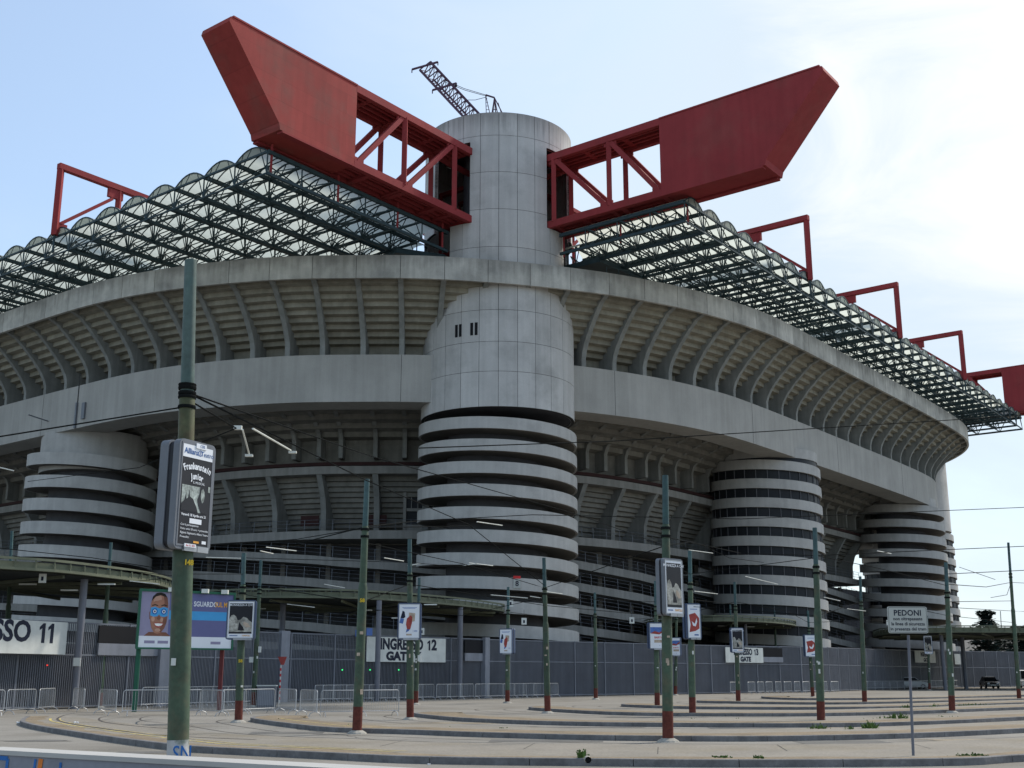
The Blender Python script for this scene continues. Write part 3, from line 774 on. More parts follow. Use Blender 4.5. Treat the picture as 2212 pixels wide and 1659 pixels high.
roof(Rv, Lv, W(-29.3, 0), 0, lambda v: 42 if v > 8 else (24 if v > 4.5 else 21.5), .6, 3.87, 22, 3.6, 'roof_section')
roof(Lv, Rv, W(0, -20.2), 0, lambda v: 33 if v > 12.6 else (13.0 if v < 3 else 15), -.9, 3.39, 32, 3.4, 'roof_section')
# dark gallery under the roof corner
mb = MB()
mb.prism([W(-11.5, 3.5, 38.3), W(-7.5, 1.2, 38.3), W(-4, 2, 38.3), W(-3, 14, 38.3), W(-9, 14, 38.3)], z3(.5))
mb.build('service_gallery', M['truss'], STAD)
mb = MB(); mb.prism([W(2.2, -9.5, 38.5), W(9, -10, 38.5), W(22, -6, 38.5), W(22, 0, 38.5), W(2.2, -3, 38.5)], z3(.5))
mb.build('service_gallery', M['truss'], STAD)
mb = MB()
for k, i in enumerate(range(0, len(ST) - 1)):
    if k % 1 == 0 and (ST[i][0] - A0).dot(Rv) > 4.5: mb.bar(off(ST[i], 4.7, 37.1), off(ST[i], 4.7, 38.0), .06)
ids = [s_ for s_ in ST if (s_[0] - A0).dot(Rv) > 4.5]
mb.tube([off(s_, 4.7, 38.0) for s_ in ids], .035, 4)
mb.build('edge_railing', M['truss'], STAD)
# hangers from beams
mb = MB()
for s_ in (28.9, 21.7, 14.5, 8.5): mb.bar(PtL(s_, .6, ZB), PtL(s_, .6, RB), .16)
for s_ in (20.0, 13.2, 7.0): mb.bar(PtR(s_, .0, ZB), PtR(s_, .0, RB), .16)
mb.each('hanger', M['red'], STAD)
# duct, plates and lamp arms on the girder
mb = MB()
def on_girder(px, py, Y0=90, Y1=260):
    """point on the girder face seen at that measure: search along the outline"""
    best = None
    for s_ in ST:
        p = s_[0]; d = abs((p.x / p.y) - dp(px, py, 1).x / 1.0 * 1.0 - 0) if 0 else abs(math.atan2(p.x, p.y) - math.atan2(dp(px, py, 100).x, 100))
        if best is None or d < best[0]: best = (d, s_)
    s_ = best[1]; Y = s_[0].y; q = dp(px, py, Y); return s_, q
for px, y0, y1, w_ in ((171, 870, 925, .22), (184, 870, 905, .5)):
    s_, q = on_girder(px, y0); _, q2 = on_girder(px, y1)
    tt = Vector((-s_[1].y, s_[1].x, 0)); c = s_[0] + s_[1] * .1
    mb.box(Vector((c.x, c.y, (q.z + q2.z) / 2)), (w_, .2, abs(q.z - q2.z)), (tt, s_[1], Vector((0, 0, 1))))
mb.each('wall_box', M['rail'], STAD)
mb = MB()
s_, q = on_girder(110, 910); mb.bar(Vector((s_[0].x, s_[0].y, q.z)), Vector((s_[0].x, s_[0].y, q.z + .3)) + s_[1] * 2.2, .1)
s_, q = on_girder(1712, 968); mb.bar(Vector((s_[0].x, s_[0].y, q.z)), Vector((s_[0].x, s_[0].y, q.z + .3)) + s_[1] * 2.4, .1)
mb.each('lamp_arm', M['rail'], STAD)
mb = MB()
for px, y0, y1 in ((175, 805, 905), (1683, 888, 965)):
    s_, q = on_girder(px, y0); _, q2 = on_girder(px, y1); p_ = s_[0] + s_[1] * .04; mb.bar(Vector((p_.x, p_.y, q.z)), Vector((p_.x, p_.y, q2.z)), .07)
mb.each('conduit', M['joint'], STAD)
mb = MB()
for k, s_ in enumerate(RIBS):
    if k % 6 == 3:
        for z0_, z1_ in ((25.36, 29.69),): mb.bar(off(s_, .004, z0_), off(s_, .004, z1_), .035, .012, up=s_[1])
mb.each('casting_joint', M['joint'], STAD)
# round plate with the gate number on the corner tower
q = view = math.atan2(-TC.y, -TC.x) + radians(13)
e = Vector((cos(q), sin(q), 0)); tt = Vector((-e.y, e.x, 0))
sg = MB(); sg.box(TC + e * (RR + .05) + z3(9.1), (.62, .05, .8), (tt, e, Vector((0, 0, 1)))); sgo = sg.build('tower_sign', M['pedoni'], TW)
sg = MB(); sg.box(TC + e * (RR + .06) + z3(9.62), (.62, .05, .22), (tt, e, Vector((0, 0, 1)))); sg.build('red_strip', M['inkred'], sgo)
text_mb('8', .6, TC + e * (RR + .09) + z3(9.08), tt, (0, 0, 1), M['ink'], 'sign_lettering', sgo, bold=.01)

# ------------------------------------------------------------ crane on the tower
CR = thing('tower_top_crane', 'red lattice jib crane standing on top of the round concrete tower', 'crane', TC + z3(51.8))
def cp(px, py, Y=107.): return dp(px, py, Y)
b0, b1 = cp(1030, 262), cp(918, 142)
ax_ = (b1 - b0).normalized(); up_ = Vector((.35, .9, .2)); sd_ = ax_.cross(Vector((0, 1, 0))).normalized(); dpv = Vector((0, 1, 0))
mb = MB(); hw = .68
cs = [(sd_ * hw), (-sd_ * hw), (sd_ * hw * .0 + dpv * 1.1)]
for c in cs[:2]: mb.bar(b0 + c, b1 + c, .2)
mb.bar(b0 + cs[2], b1 + cs[2] - ax_ * 1.2, .15)
nL = 13
for k in range(nL):
    a = b0.lerp(b1, k / nL); c = b0.lerp(b1, (k + 1) / nL)
    mb.bar(a + cs[0], c + cs[1], .09); mb.bar(c + cs[0], c + cs[1], .09); mb.bar(a + cs[0], c + cs[2], .07); mb.bar(a + cs[2], c + cs[1], .07); mb.bar(c + cs[2], c + cs[0], .06)
mb.build('lattice_boom', M['cranered'], CR)
mb = MB()
for f_, w_ in ((1.0, 1.35), (.62, 1.25)):
    a = b0.lerp(b1, f_)
    h_ = Vector((cp(940, 133) - cp(895, 146))).normalized()
    mb.bar(a - h_ * w_, a + h_ * w_, .16)
    for s_ in (-1, 1): mb.bar(a + h_ * w_ * s_, a + h_ * w_ * s_ - z3(.35), .1)
mb.build('boom_crosspiece', M['cranered'], CR)
mb = MB()
tp = cp(1068, 211)
for q_ in (cp(1060, 262), cp(1078, 262), cp(1072, 262, 109.5), cp(1063, 262, 109.5)): mb.bar(tp, q_, .1)
for f_ in (.25, .5, .75):
    mb.bar(tp.lerp(cp(1060, 262), f_), tp.lerp(cp(1078, 262), f_), .06)
mb.bar(tp, cp(1049, 205), .13); mb.bar(cp(1049, 205), cp(1051, 262), .07); mb.bar(cp(1049, 205), cp(1062, 262), .07)
mb.bar(tp, cp(1094, 262), .09); mb.bar(cp(1076, 222), cp(1088, 262), .07)
for k in range(1, 7): mb.bar(cp(1049 + .3 * k, 205 + 8 * k), cp(1051 + 1.6 * k, 205 + 8 * k), .04)
mb.build('mast', M['cranered'], CR)
mb = MB()
for a, b_ in ((cp(958, 172), cp(1049, 205)), (cp(958, 176), cp(1052, 208)), (cp(1004, 216), cp(1049, 210))): mb.tube([a, a.lerp(b_, .5) - z3(.15), b_], .03, 4)
mb.box(cp(983, 186), (.35, .15, .15)); mb.build('cable', M['wire'], CR)

# ------------------------------------------------------------ tram loop platforms and kerbs
KH = .14
KER = [
 [(56, 1547), (46, 1553), (47, 1559), (84, 1568), (168, 1581), (252, 1593), (358, 1606), (427, 1612), (700, 1625), (909, 1634), (1313, 1639), (1600, 1641), (2060, 1638), (2212, 1630), (2600, 1612)],
 [(575, 1545), (546, 1548), (548, 1552), (622, 1562), (717, 1571), (886, 1576), (993, 1580), (1133, 1584), (1312, 1588), (1594, 1590), (1773, 1588), (1982, 1583), (2212, 1573), (2600, 1553)],
 [(925, 1537), (896, 1539), (905, 1542), (993, 1550), (1133, 1556), (1312, 1560), (1600, 1562), (1762, 1562), (1925, 1560), (2093, 1554), (2212, 1548), (2600, 1531)],
 [(1165, 1525), (1143, 1526), (1160, 1529), (1312, 1537), (1482, 1540), (1762, 1540), (1954, 1536), (2212, 1527), (2600, 1514)],
 [(1360, 1519), (1343, 1520), (1360, 1522), (1510, 1526), (1800, 1527), (2000, 1524), (2212, 1517), (2600, 1506)],
 [(1525, 1511), (1508, 1512), (1530, 1514), (1762, 1517), (1897, 1516), (2212, 1509), (2600, 1500)],
 [(1660, 1503), (1644, 1504), (1665, 1506), (1762, 1508), (2037, 1506), (2212, 1501), (2600, 1494)],
]
WID = [5.2, 4.2, 4.5, 4.5, 4.8, 5.0, 5.0]
SLABS = []
for k, (pts, wd) in enumerate(zip(KER, WID)):
    c = [gp(x, y, KH) for x, y in pts]
    c = resample(catmull(c, 8), step=.5)
    # gentle unevenness of the stones
    for p in c: p.z = KH
    n = len(c); inn = []
    for i, p in enumerate(c):
        d = (c[min(i + 1, n - 1)] - c[max(i - 1, 0)]).normalized(); q = Vector((-d.y, d.x, 0)); inn.append(q)
    tip = min(range(n), key=lambda i: c[i].x)
    mb = MB(); tp_ = MB()
    i = 0
    sg = 4
    while i < n - 1:
        j = min(i + sg, n - 1); tone = 1.
        secs = []
        for m_ in range(i, j + 1):
            sh = Vector((0, 0, 0)); dz = 0
            secs.append([c[m_] + z3(-KH), c[m_] + z3(-.008), c[m_] + inn[m_] * .012 + z3(.002), c[m_] + inn[m_] * .16 + z3(.002), c[m_] + inn[m_] * .16 + z3(-KH)])
        d0 = (c[min(i + 1, n - 1)] - c[i]).normalized() * .014
        secs[0] = [p + d0 for p in secs[0]]
        mb.strip(secs); i = j
    kb = mb.build('kerb', M['kerb']); tag(kb, kind='structure')
    mb = MB()
    mb.strip([[c[m_] + inn[m_] * .165 + z3(-KH), c[m_] + inn[m_] * .165 + z3(-.003), c[m_] + inn[m_] * ((.7 if k == 0 else 1.7) + .15 * sin(m_ * .37) + .1 * sin(m_ * 1.1)) + z3(-.002), c[m_] + inn[m_] * ((.8 if k == 0 else 1.8)) + z3(-KH)] for m_ in range(n)])
    tag(mb.build('dirt_strip', M['kerbtop']), kind='structure')
    mb = MB()
    # platform sheet: from kerb curve to a back line further away
    back = [Vector((p.x + (0 if m_ > tip else .0), p.y + wd, KH - .006)) for m_, p in enumerate(c) if m_ >= tip]
    front = [c[m_] + inn[m_] * .14 + z3(-.006) for m_ in range(tip, n)]
    secs = []
    for f_, b_ in zip(front, back):
        b2 = Vector((max(b_.x, f_.x + .01), max(b_.y, f_.y + .3), b_.z))
        secs.append([f_ + z3(-KH + .01), f_, b2, b2 + z3(-KH + .01)])
    # ease the tip
    for q in range(min(14, len(secs))):
        f_ = secs[q][1]; t = (q / 14.) ** .5
        b_ = secs[q][2]; nb = f_.lerp(b_, t); secs[q][2] = nb; secs[q][3] = nb + z3(-KH + .01)
    mb.strip(secs); pl = mb.build('platform', M['platform']); tag(pl, kind='structure')
    SLABS.append((c, inn))
    if k < 2:
        for o_, w_ in (((.95, .09), (1.30, .05)) if k == 0 else ((.9, .07),)):
            mb = MB(); i0, i1 = (6, int(n * .60)) if k == 0 else (8, int(n * .3))
            mb.strip([[c[m_] + inn[m_] * o_ + z3(.000), c[m_] + inn[m_] * (o_ + w_) + z3(.0)] for m_ in range(i0, i1)], closed=False)
            tag(mb.build('yellow_line', M['yellow'], fix=False), kind='structure')
    mb = MB()
    for o_ in (-1.2, -2.65):
        mb.strip([[c[m_] + inn[m_] * o_ + z3(-KH + .004), c[m_] + inn[m_] * (o_ - .07) + z3(-KH + .004)] for m_ in range(2, n)], closed=False)
    if k > 0: tag(mb.build('tram_rail', M['railsteel'], fix=False), kind='structure')
# inner curved kerb lines inside the first loop
for pts in ([(190, 1538), (150, 1542), (126, 1549), (124, 1556), (160, 1565), (260, 1579), (380, 1590), (560, 1598)], [(290, 1540), (235, 1546), (212, 1552), (225, 1560), (300, 1569), (420, 1577)], [(380, 1541), (320, 1547), (300, 1553), (320, 1559), (420, 1567)]):
    c = resample(catmull([gp(x, y, KH) for x, y in pts], 8), step=.4)
    mb = MB(); mb.strip([[p + z3(-.001), p + Vector((.05, .09, -.001))] for p in c], closed=False)
    tag(mb.build('tram_rail', M['railsteel'], fix=False), kind='structure')
# darker worn patch of pavement on the road: manhole
mb = MB(); c = gp(255, 1632); mb.lathe(c + z3(.001), [(.34, 0), (.34, .004)], 24); tag(mb.build('manhole_cover', M['railsteel']), 'dark round manhole cover in the road in front of the thick pole', 'manhole cover')
mb = MB(); c = gp(1040, 1589); mb.lathe(c + z3(.001 + KH * 0), [(.34, 0), (.34, .004)], 24); tag(mb.build('manhole_cover', M['railsteel']), 'round manhole cover on the paving near the middle of the square', 'manhole cover')

# ------------------------------------------------------------ painted wall bottom left
WL = thing('graffiti_wall', 'low violet grey wall with white cap and blue and orange graffiti strokes, lower left corner', 'wall', (0, 0, 0))
a = dp(-60, 1617, 8.3); b_ = dp(1100, 1679, 6.2); zt_ = (a.z + b_.z) / 2
def wp(t, z, o=0.):
    p = a.lerp(b_, t); d = (b_ - a).normalized(); n_ = Vector((d.y, -d.x, 0)).normalized()
    return Vector((p.x, p.y, p.z + z)) + n_ * o
mb = MB(); mb.hexa([Vector((*q.xy, 0)) for q in (wp(0, 0), wp(1, 0), wp(1, 0, -.22), wp(0, 0, -.22))] + [wp(0, -.03), wp(1, -.03), wp(1, -.03, -.22), wp(0, -.03, -.22)]); mb.build('wall_body', M['wallpaint'], WL)
mb = MB(); mb.hexa([wp(0, -.029, .012), wp(1, -.029, .012), wp(1, -.029, -.235), wp(0, -.029, -.235), wp(0, 0, .012), wp(1, 0, .012), wp(1, 0, -.235), wp(0, 0, -.235)]); mb.build('wall_cap', M['walltop'], WL)
def stroke(pts, w, m_, nm):
    q = MB()
    for (t0, z0), (t1, z1) in zip(pts, pts[1:]):
        A_, B_ = wp(t0, z0, .004), wp(t1, z1, .004); d = (B_ - A_).normalized(); nn_ = (wp(0, 0, 1) - wp(0, 0, 0)); s_ = d.cross(nn_).normalized() * w / 2
        q.poly([A_ - s_, B_ - s_, B_ + s_, A_ + s_])
    return q.build(nm, m_, WL, fix=False)
L_ = (b_ - a).length
def tx(px):  # wall parameter for measure px
    best = min((abs((wp(t / 400., 0).x / wp(t / 400., 0).y) - (px - 1106) / 2600.), t / 400.) for t in range(401)); return best[1]
stroke([(tx(2), -.045), (tx(50), -.05), (tx(47), -.25)], .028, M['spray_blue'], 'blue_graffiti'); stroke([(tx(3), -.045), (tx(2), -.25)], .02, M['spray_blue'], 'blue_graffiti')
stroke([(tx(108), -.045), (tx(104), -.25)], .02, M['spray_blue'], 'blue_graffiti'); stroke([(tx(162), -.055), (tx(161), -.25)], .022, M['spray_blue'], 'blue_graffiti')
stroke([(tx(120), -.04), (tx(116), -.25)], .042, M['spray_orange'], 'orange_graffiti')

# ------------------------------------------------------------ poles
def rzcam(p): return math.atan2(p.x, -p.y) * 1.0 if False else -math.atan2(p.x, p.y)
def pole(topx, topy, bx, by, label, band_y=None, r=.145, top_z=None, steps=True, redh=.78, onslab=0., num=None):
    g0 = gp(bx, by, onslab); Y = g0.y
    tpnt = dp(topx, topy, Y); h = tpnt.z - onslab
    t = thing('tram_pole', label, 'pole', g0, 0, 'green tram poles on the square')
    d = (tpnt - g0) / h
    def q(z, o=(0, 0)): return g0 + d * z
    sh = h * .58
    mb = MB(); mb.tube([q(.0), q(redh)], r, 14); mb.build('painted_base', M['rust'], t, smooth=True)
    mb = MB(); mb.tube([q(redh + .002), q(sh * .97), q(sh)], [r * .985, r * .95, r * .74], 14); mb.build('lower_shaft', M['pole'], t, smooth=True)
    z2 = h * .80
    mb = MB(); mb.tube([q(sh + .002), q(z2), q(z2 + .06)], [r * .76, r * .74, r * .60], 14); mb.build('middle_shaft', M['pole'], t, smooth=True)
    mb = MB(); mb.tube([q(z2 + .062), q(h)], [r * .62, r * .58], 12); mb.build('upper_shaft', M['poletop'], t, smooth=True)
    mb = MB(); mb.lathe(g0, [(r * 2.1, 0), (r * 1.9, .04), (r * 1.15, .10)], 12); mb.build('concrete_foot', M['foot'], t)
    rn_ = random.Random(int(bx) * 3 + int(by)); st_ = MB(); nv_ = Vector((-g0.x, -g0.y, 0)).normalized()
    for _ in range(rn_.randint(1, 3)):
        zz_ = rn_.uniform(1.2, 3.0); an_ = rn_.uniform(-.7, .7); dv_ = Vector((nv_.x * cos(an_) - nv_.y * sin(an_), nv_.x * sin(an_) + nv_.y * cos(an_), 0)); tv_ = Vector((-dv_.y, dv_.x, 0))
        st_.box(q(zz_) + dv_ * (r * .99), (rn_.uniform(.05, .11), .012, rn_.uniform(.05, .16)), (tv_, dv_, Vector((0, 0, 1))))
    st_.each('sticker', M['signwhite'] if rn_.random() < .6 else M['posterbeige'], t)
    mb = MB()
    for z in (z2 - .08, z2 - .3): mb.lathe(q(z), [(r * .92, 0), (r * .92, .07)], 12)
    mb.build('clamp_ring', M['wire'], t)
    if num:
        n_ = Vector((-g0.x, -g0.y, 0)).normalized(); X = Vector((-n_.y, n_.x, 0))
        zz_ = num[1]
        text_mb(num[0], .15, q(zz_) + n_ * (r * .99) , X, (0, 0, 1), M['inkyellow'], 'pole_number', t, bold=.006)
    return t, q, g0, r
POLES = {}
pl = [
 ('a', 26, 1147, 8, 1527, 'leftmost tram pole, thin and green behind the barriers'),
 ('b', 240, 1172, 214, 1529, 'leaning green tram pole between the gate eleven sign and the big billboard'),
 ('c', 527, 1195, 515, 1561, 'green tram pole carrying the rock picture box at the right end of the billboard'),
 ('d', 564, 1210, 547, 1527, 'thin green tram pole with small grey boxes just right of the rock picture box'),
 ('e', 793, 1035, 771, 1585, 'tall thick green tram pole with yellow digits left of the gate twelve sign'),
 ('f', 885, 1165, 886, 1555, 'green tram pole carrying the white poster box in front of the gate twelve sign'),
 ('g', 906, 1248, 898, 1522, 'thin tram pole right behind the pole of the gate twelve poster box'),
 ('h', 1098, 1268, 1096, 1519, 'short tram pole with a small poster box below the corner tower'),
 ('i', 1175, 1205, 1183, 1541, 'bare green tram pole in front of the right edge of the corner tower'),
 ('j', 1285, 1280, 1287, 1511, 'thin bare tram pole just right of the corner tower'),
 ('k', 1416, 1255, 1420, 1529, 'tram pole with blue sided box directly left of the thick middle pole'),
 ('l', 1437, 1027, 1443, 1603, 'thick green tram pole with bright red base right of the middle'),
 ('m', 1462, 1290, 1459, 1502, 'thin tram pole with small poster box just right of the thick middle pole'),
 ('n', 1490, 1190, 1496, 1547, 'tram pole with tall red picture box right of the thick middle pole'),
 ('o', 1587, 1257, 1595, 1519, 'tram pole with rock picture box in front of the gate thirteen sign'),
 ('p', 1577, 1306, 1584, 1497, 'thin distant tram pole at the left of the gate thirteen sign'),
 ('q', 1673, 1319, 1679, 1494, 'thin distant tram pole right of the gate thirteen sign'),
 ('r', 1745, 1319, 1756, 1507, 'tram pole with red picture box beside the tall blue green pole'),
 ('s', 1760, 1140, 1774, 1564, 'tall blue green tram pole before the windowed ramp tower'),
 ('t', 1783, 1332, 1790, 1487, 'thin distant tram pole right behind the tall blue green pole'),
 ('u', 1858, 1245, 1868, 1521, 'bare tram pole in the gap between the two right ramp towers'),
 ('v', 2043, 1215, 2057, 1540, 'green tram pole in front of the far corner tower'),
 ('w', 2178, 1172, 2202, 1513, 'tall tram pole standing against the sky at the right edge'),
 ('x', 2003, 1330, 2008, 1491, 'short far tram pole with picture box behind the pedestrian notice'),
 ('y', 2161, 1320, 2170, 1474, 'far tram pole with small picture box left of the right edge pole'),
]
for k, tx_, ty_, bx_, by_, lb in pl:
    nm = {'e': ('58', 3.9), 'c': ('58', 2.2)}.get(k)
    POLES[k] = pole(tx_, ty_, bx_, by_, lb, onslab=0, num=nm)
# the big near pole
t0 = thing('tram_pole', 'big nearest green tram pole with yellow number and blue graffiti on its white foot', 'pole', (0, 0, 0), 0, 'green tram poles on the square')
Y0 = 17.3; pb = dp(382, 1700, Y0); ptp = dp(412, 563, Y0); t0.location = Vector((pb.x, pb.y, 0))
dd = (ptp - pb) / (ptp.z - pb.z)
def q0(z): return pb + dd * (z - pb.z)
def zat0(y): return dp(400, y, Y0).z
r0 = .150
mb = MB(); mb.tube([q0(0), q0(zat0(1598))], r0, 24); mb.build('whitewashed_base', surf('whitewashed_pole', (.42, .42, .42), .8, var=.2, scale=5, fine=.1, c2=(.06, .1, .06), c2amt=.9, c2scale=3), t0, smooth=True)
mb = MB(); mb.tube([q0(zat0(1598) + .002), q0(zat0(1150))], [r0 * .99, r0 * .97], 24); mb.build('lower_shaft', M['pole'], t0, smooth=True)
mb = MB(); mb.tube([q0(zat0(1150) + .002), q0(zat0(860)), q0(zat0(852))], [r0 * .80, r0 * .78, r0 * .68], 24); mb.build('middle_shaft', surf('dirty_green_pole', (.105, .115, .055), .6, var=.25, scale=4, streak=.35, fine=.15, c2=(.16, .12, .06), c2amt=.6, c2scale=3), t0, smooth=True)
mb = MB(); mb.tube([q0(zat0(852) + .002), q0(zat0(563))], [r0 * .68, r0 * .60], 24); mb.build('upper_shaft', M['polelight'], t0, smooth=True)
mb = MB()
for y, h_ in ((838, .06), (850, .05), (858, .05), (880, .05), (832, .035)): mb.lathe(q0(zat0(y)), [(r0 * .86, -h_ / 2), (r0 * .9, 0), (r0 * .86, h_ / 2)], 20)
mb.each('clamp_ring', M['wire'], t0) if mb.marks else mb.build('clamp_ring', M['wire'], t0)
n_ = Vector((-pb.x, -pb.y, 0)).normalized(); X_ = Vector((-n_.y, n_.x, 0))
text_mb('148', .105, q0(zat0(1217)) + n_ * (r0 * .93) + X_ * .085, (X_ + n_ * -.45).normalized(), (0, 0, 1), M['inkyellow'], 'pole_number', t0, bold=.004, sx=.9)
text_mb('SN', .30, q0(zat0(1628)) + n_ * (r0 * 1.0) + X_ * .06 , (X_ + n_ * -.3).normalized(), (0, 0, 1), M['spray_blue'], 'graffiti_letters', t0, bold=-.0, sx=.75)
mb = MB(); mb.box(q0(zat0(1430)) + n_ * r0 - X_ * .09, (.06, .03, .1)); mb.build('sticker', M['signwhite'], t0)

# ------------------------------------------------------------ poster boxes
def rrect(w, h, r, n=5):
    out = []
    for cx_, cz_, a0 in ((w / 2 - r, h / 2 - r, 0), (-w / 2 + r, h / 2 - r, 90), (-w / 2 + r, -h / 2 + r, 180), (w / 2 - r, -h / 2 + r, 270)):
        for k in range(n + 1): q = radians(a0 + 90. * k / n); out.append((cx_ + r * cos(q), cz_ + r * sin(q)))
    return out
def poster_art(t, kind, w, h, y, zc=0.):
    """flat print on the face looking along -Y (local)"""
    def rect(x0, z0, x1, z1, m_, nm, k=1):
        q = MB(); yy = y - .003 * k; q.poly([(x0 * w, yy, z0 * h), (x1 * w, yy, z0 * h), (x1 * w, yy, z1 * h), (x0 * w, yy, z1 * h)]); return q.build(nm, m_, t, local=True, fix=False)
    def shape(pts, m_, nm, k=2):
        q = MB(); yy = y - .003 * k; q.poly([(x * w, yy, z * h) for x, z in pts]); return q.build(nm, m_, t, local=True, fix=False)
    def txt(s_, size, x, z, m_, k=3, bold=0., sx=1., align='CENTER'):
        o = text_mb(s_, size, Vector((x * w, y - .003 * k, z * h)), (1, 0, 0), (0, 0, 1), m_, 'poster_lettering', t, bold=bold, depth=.0005, sx=sx, align=align, local=True); return o
    if kind == 'theatre':
        rect(-.5, -.5, .5, .5, M['posterblack'], 'poster_sheet')
        rect(-.5, .37, .5, .5, M['posterwhite'], 'white_heading', 2)
        txt('Allianz', .115, -.22, .432, M['inkblue'], bold=.002); txt('Teatro', .10, .31, .428, M['inkblue'])
        ring = MB(); c0 = Vector((.07 * w, y - .009, .432 * h))
        ring.strip([[c0 + Vector((cos(a_) * r_, 0, sin(a_) * r_)) for r_ in (.036, .045)] for a_ in [2 * pi * k / 20 for k in range(21)]], closed=False); ring.build('round_emblem', M['inkblue'], t, local=True, fix=False)
        for dx in (-.012, 0, .012): rect(.07 + dx / w - .004, .41, .07 + dx / w + .004, .452, M['inkblue'], 'emblem_bar', 3)
        # arched title
        for s_, R_, zc_, sz in (('Frankenstein', .52, -.20, .135), ('Junior', .46, -.22, .125)):
            n = len(s_); span = .86 if n > 8 else .42
            for i, ch in enumerate(s_):
                f = (i + .5) / n - .5; ang = -f * span * 1.15; x = f * w * (.92 if n > 8 else .42)
                zz_ = (.29 if n > 8 else .19) * h - (f * f) * (.42 if n > 8 else .22) * h * .32
                text_mb(ch, sz, Vector((x, y - .009, zz_)), (cos(ang), 0, sin(ang)), (-sin(ang), 0, cos(ang)), M['posterwhite'], 'title_letter', t, bold=.0045, depth=.0005, sx=.78, local=True)
        txt('IL MUSICAL', .05, .08, .125, M['posterwhite'])
        rect(-.46, -.17, .40, .09, M['postergrey'], 'misty_picture', 2)
        shape([(-.46, -.17), (-.46, -.10), (-.36, -.06), (-.32, .02), (-.30, -.05), (-.24, -.03), (-.22, .05), (-.19, -.02), (-.08, -.04), (.0, -.09), (.06, -.13), (.10, -.17)], M['posterblack'], 'castle_silhouette', 3)
        shape([(.14, .09), (.40, .09), (.40, -.17), (.20, -.17), (.10, -.10), (.06, -.04), (.12, .02)], M['posterblack'], 'dark_hood', 3)
        shape([(.18, .06), (.23, .08), (.28, .05), (.30, 0), (.27, -.05), (.22, -.07), (.18, -.04), (.16, .0)], M['postergrey'], 'pale_face', 4)
        txt('Venerdi 18 Aprile ore 21', .052, -.44, -.205, M['posterwhite'], bold=.001, align='LEFT')
        rect(-.15, -.285, .25, -.235, M['posterwhite'], 'white_strip', 2)
        for s_, z_ in (('Con la partecipazione', -.305), ('Posto unico 20 euro + prevendita', -.345), ('Biglietti: Biglietteria Allianz Teatro', -.385), ('Prevendita:', -.425)): txt(s_, .043, -.44, z_, M['posterwhite'], align='LEFT')
        rect(.30, -.475, .44, -.445, M['posterwhite'], 'small_logo', 2); rect(.02, -.475, .2, -.455, M['inkorange'], 'small_logo', 2)
        rect(.40, .05, .47, .11, M['postergrey'], 'small_label', 4)
    elif kind == 'rock':
        rect(-.5, -.5, .5, .5, M['posterwhite'], 'poster_sheet'); rect(-.46, -.39, .46, .46, M['posterblack'], 'dark_picture', 2)
        txt('MONNEZZA A CHI?', .105, 0, .41, M['posterwhite'], bold=.001, sx=.92)
        shape([(-.46, -.34), (-.46, .02), (-.38, .12), (-.28, .14), (-.18, .08), (-.12, -.02), (-.02, .0), (.10, .08), (.24, .05), (.34, -.02), (.46, -.08), (.46, -.34)], M['posterrock'], 'pale_rocks', 3)
        shape([(-.10, -.30), (-.06, -.06), (.0, -.12), (.10, -.2), (.16, -.3)], M['posterblack'], 'rock_shadow', 4)
        shape([(.12, -.05), (.3, -.1), (.4, -.2), (.25, -.22), (.1, -.14)], M['posterbeige'], 'rock_shadow', 4)
        txt('NAPOLI', .085, .24, -.445, M['inkorange'], bold=.001); rect(-.42, -.455, -.1, -.435, M['inkblue'], 'footer_mark', 2)
    elif kind == 'people':
        rect(-.5, -.5, .5, .5, M['posterwhite'], 'poster_sheet')
        rect(-.36, .40, .38, .415, M['posterblue'], 'headline', 2); rect(-.3, .375, .3, .385, M['posterblue'], 'headline', 2)
        shape([(-.05, -.05), (.28, 0), (.3, .24), (-.02, .26)], M['posterbeige'], 'furniture', 2)
        shape([(-.1, -.25), (.06, -.25), (.14, -.05), (.16, .12), (.08, .18), (.0, .14), (-.12, .08), (-.16, -.1)], M['posterred'], 'red_figures', 3)
        shape([(-.44, .1), (-.3, .08), (-.2, .12), (-.24, .28), (-.34, .32)], M['ink'], 'dark_figure', 3)
        shape([(-.5, -.05), (-.32, -.08), (-.26, .06), (-.44, .1)], M['posterblue'], 'blue_figure', 3)
        shape([(-.16, -.34), (-.02, -.3), (.04, -.24), (-.12, -.24)], M['posterblue'], 'blue_figure', 3)
        txt('1.000', .085, .30, -.30, M['posterblue']); rect(-.14, -.43, .14, -.38, M['posterbeige'], 'footer_mark', 2)
    elif kind == 'ship':
        rect(-.5, -.5, .5, .5, M['posterwhite'], 'poster_sheet'); rect(-.5, .12, .5, .36, M['posterblue'], 'blue_band', 2)
        shape([(-.5, .1), (-.2, .2), (.1, .14), (.5, .3), (.5, .2), (.1, .06)], M['posterred'], 'red_ribbon', 3)
        txt('BARYO', .15, .05, -.07, M['inkred'], bold=.003); rect(-.25, -.28, .4, -.16, M['posterbeige'], 'pale_block', 2); txt('Y', .08, .1, -.4, M['inkblue'])
    else:
        rect(-.5, -.5, .5, .5, M['posterwhite'], 'poster_sheet')
        shape([(-.42, .2), (.1, .26), (.44, .1), (.44, -.22), (.1, -.3), (-.42, -.34), (-.3, -.1)], M['posterred'], 'red_picture', 2)
        shape([(-.2, .0), (.05, -.08), (.22, .1), (.26, -.02), (.12, -.16), (-.1, -.14)], M['posterwhite'], 'white_swirl', 3)
        rect(-.3, .36, .3, .38, M['posterblue'], 'headline', 2); rect(.0, -.44, .35, -.40, M['inkblue'], 'footer_mark', 2)
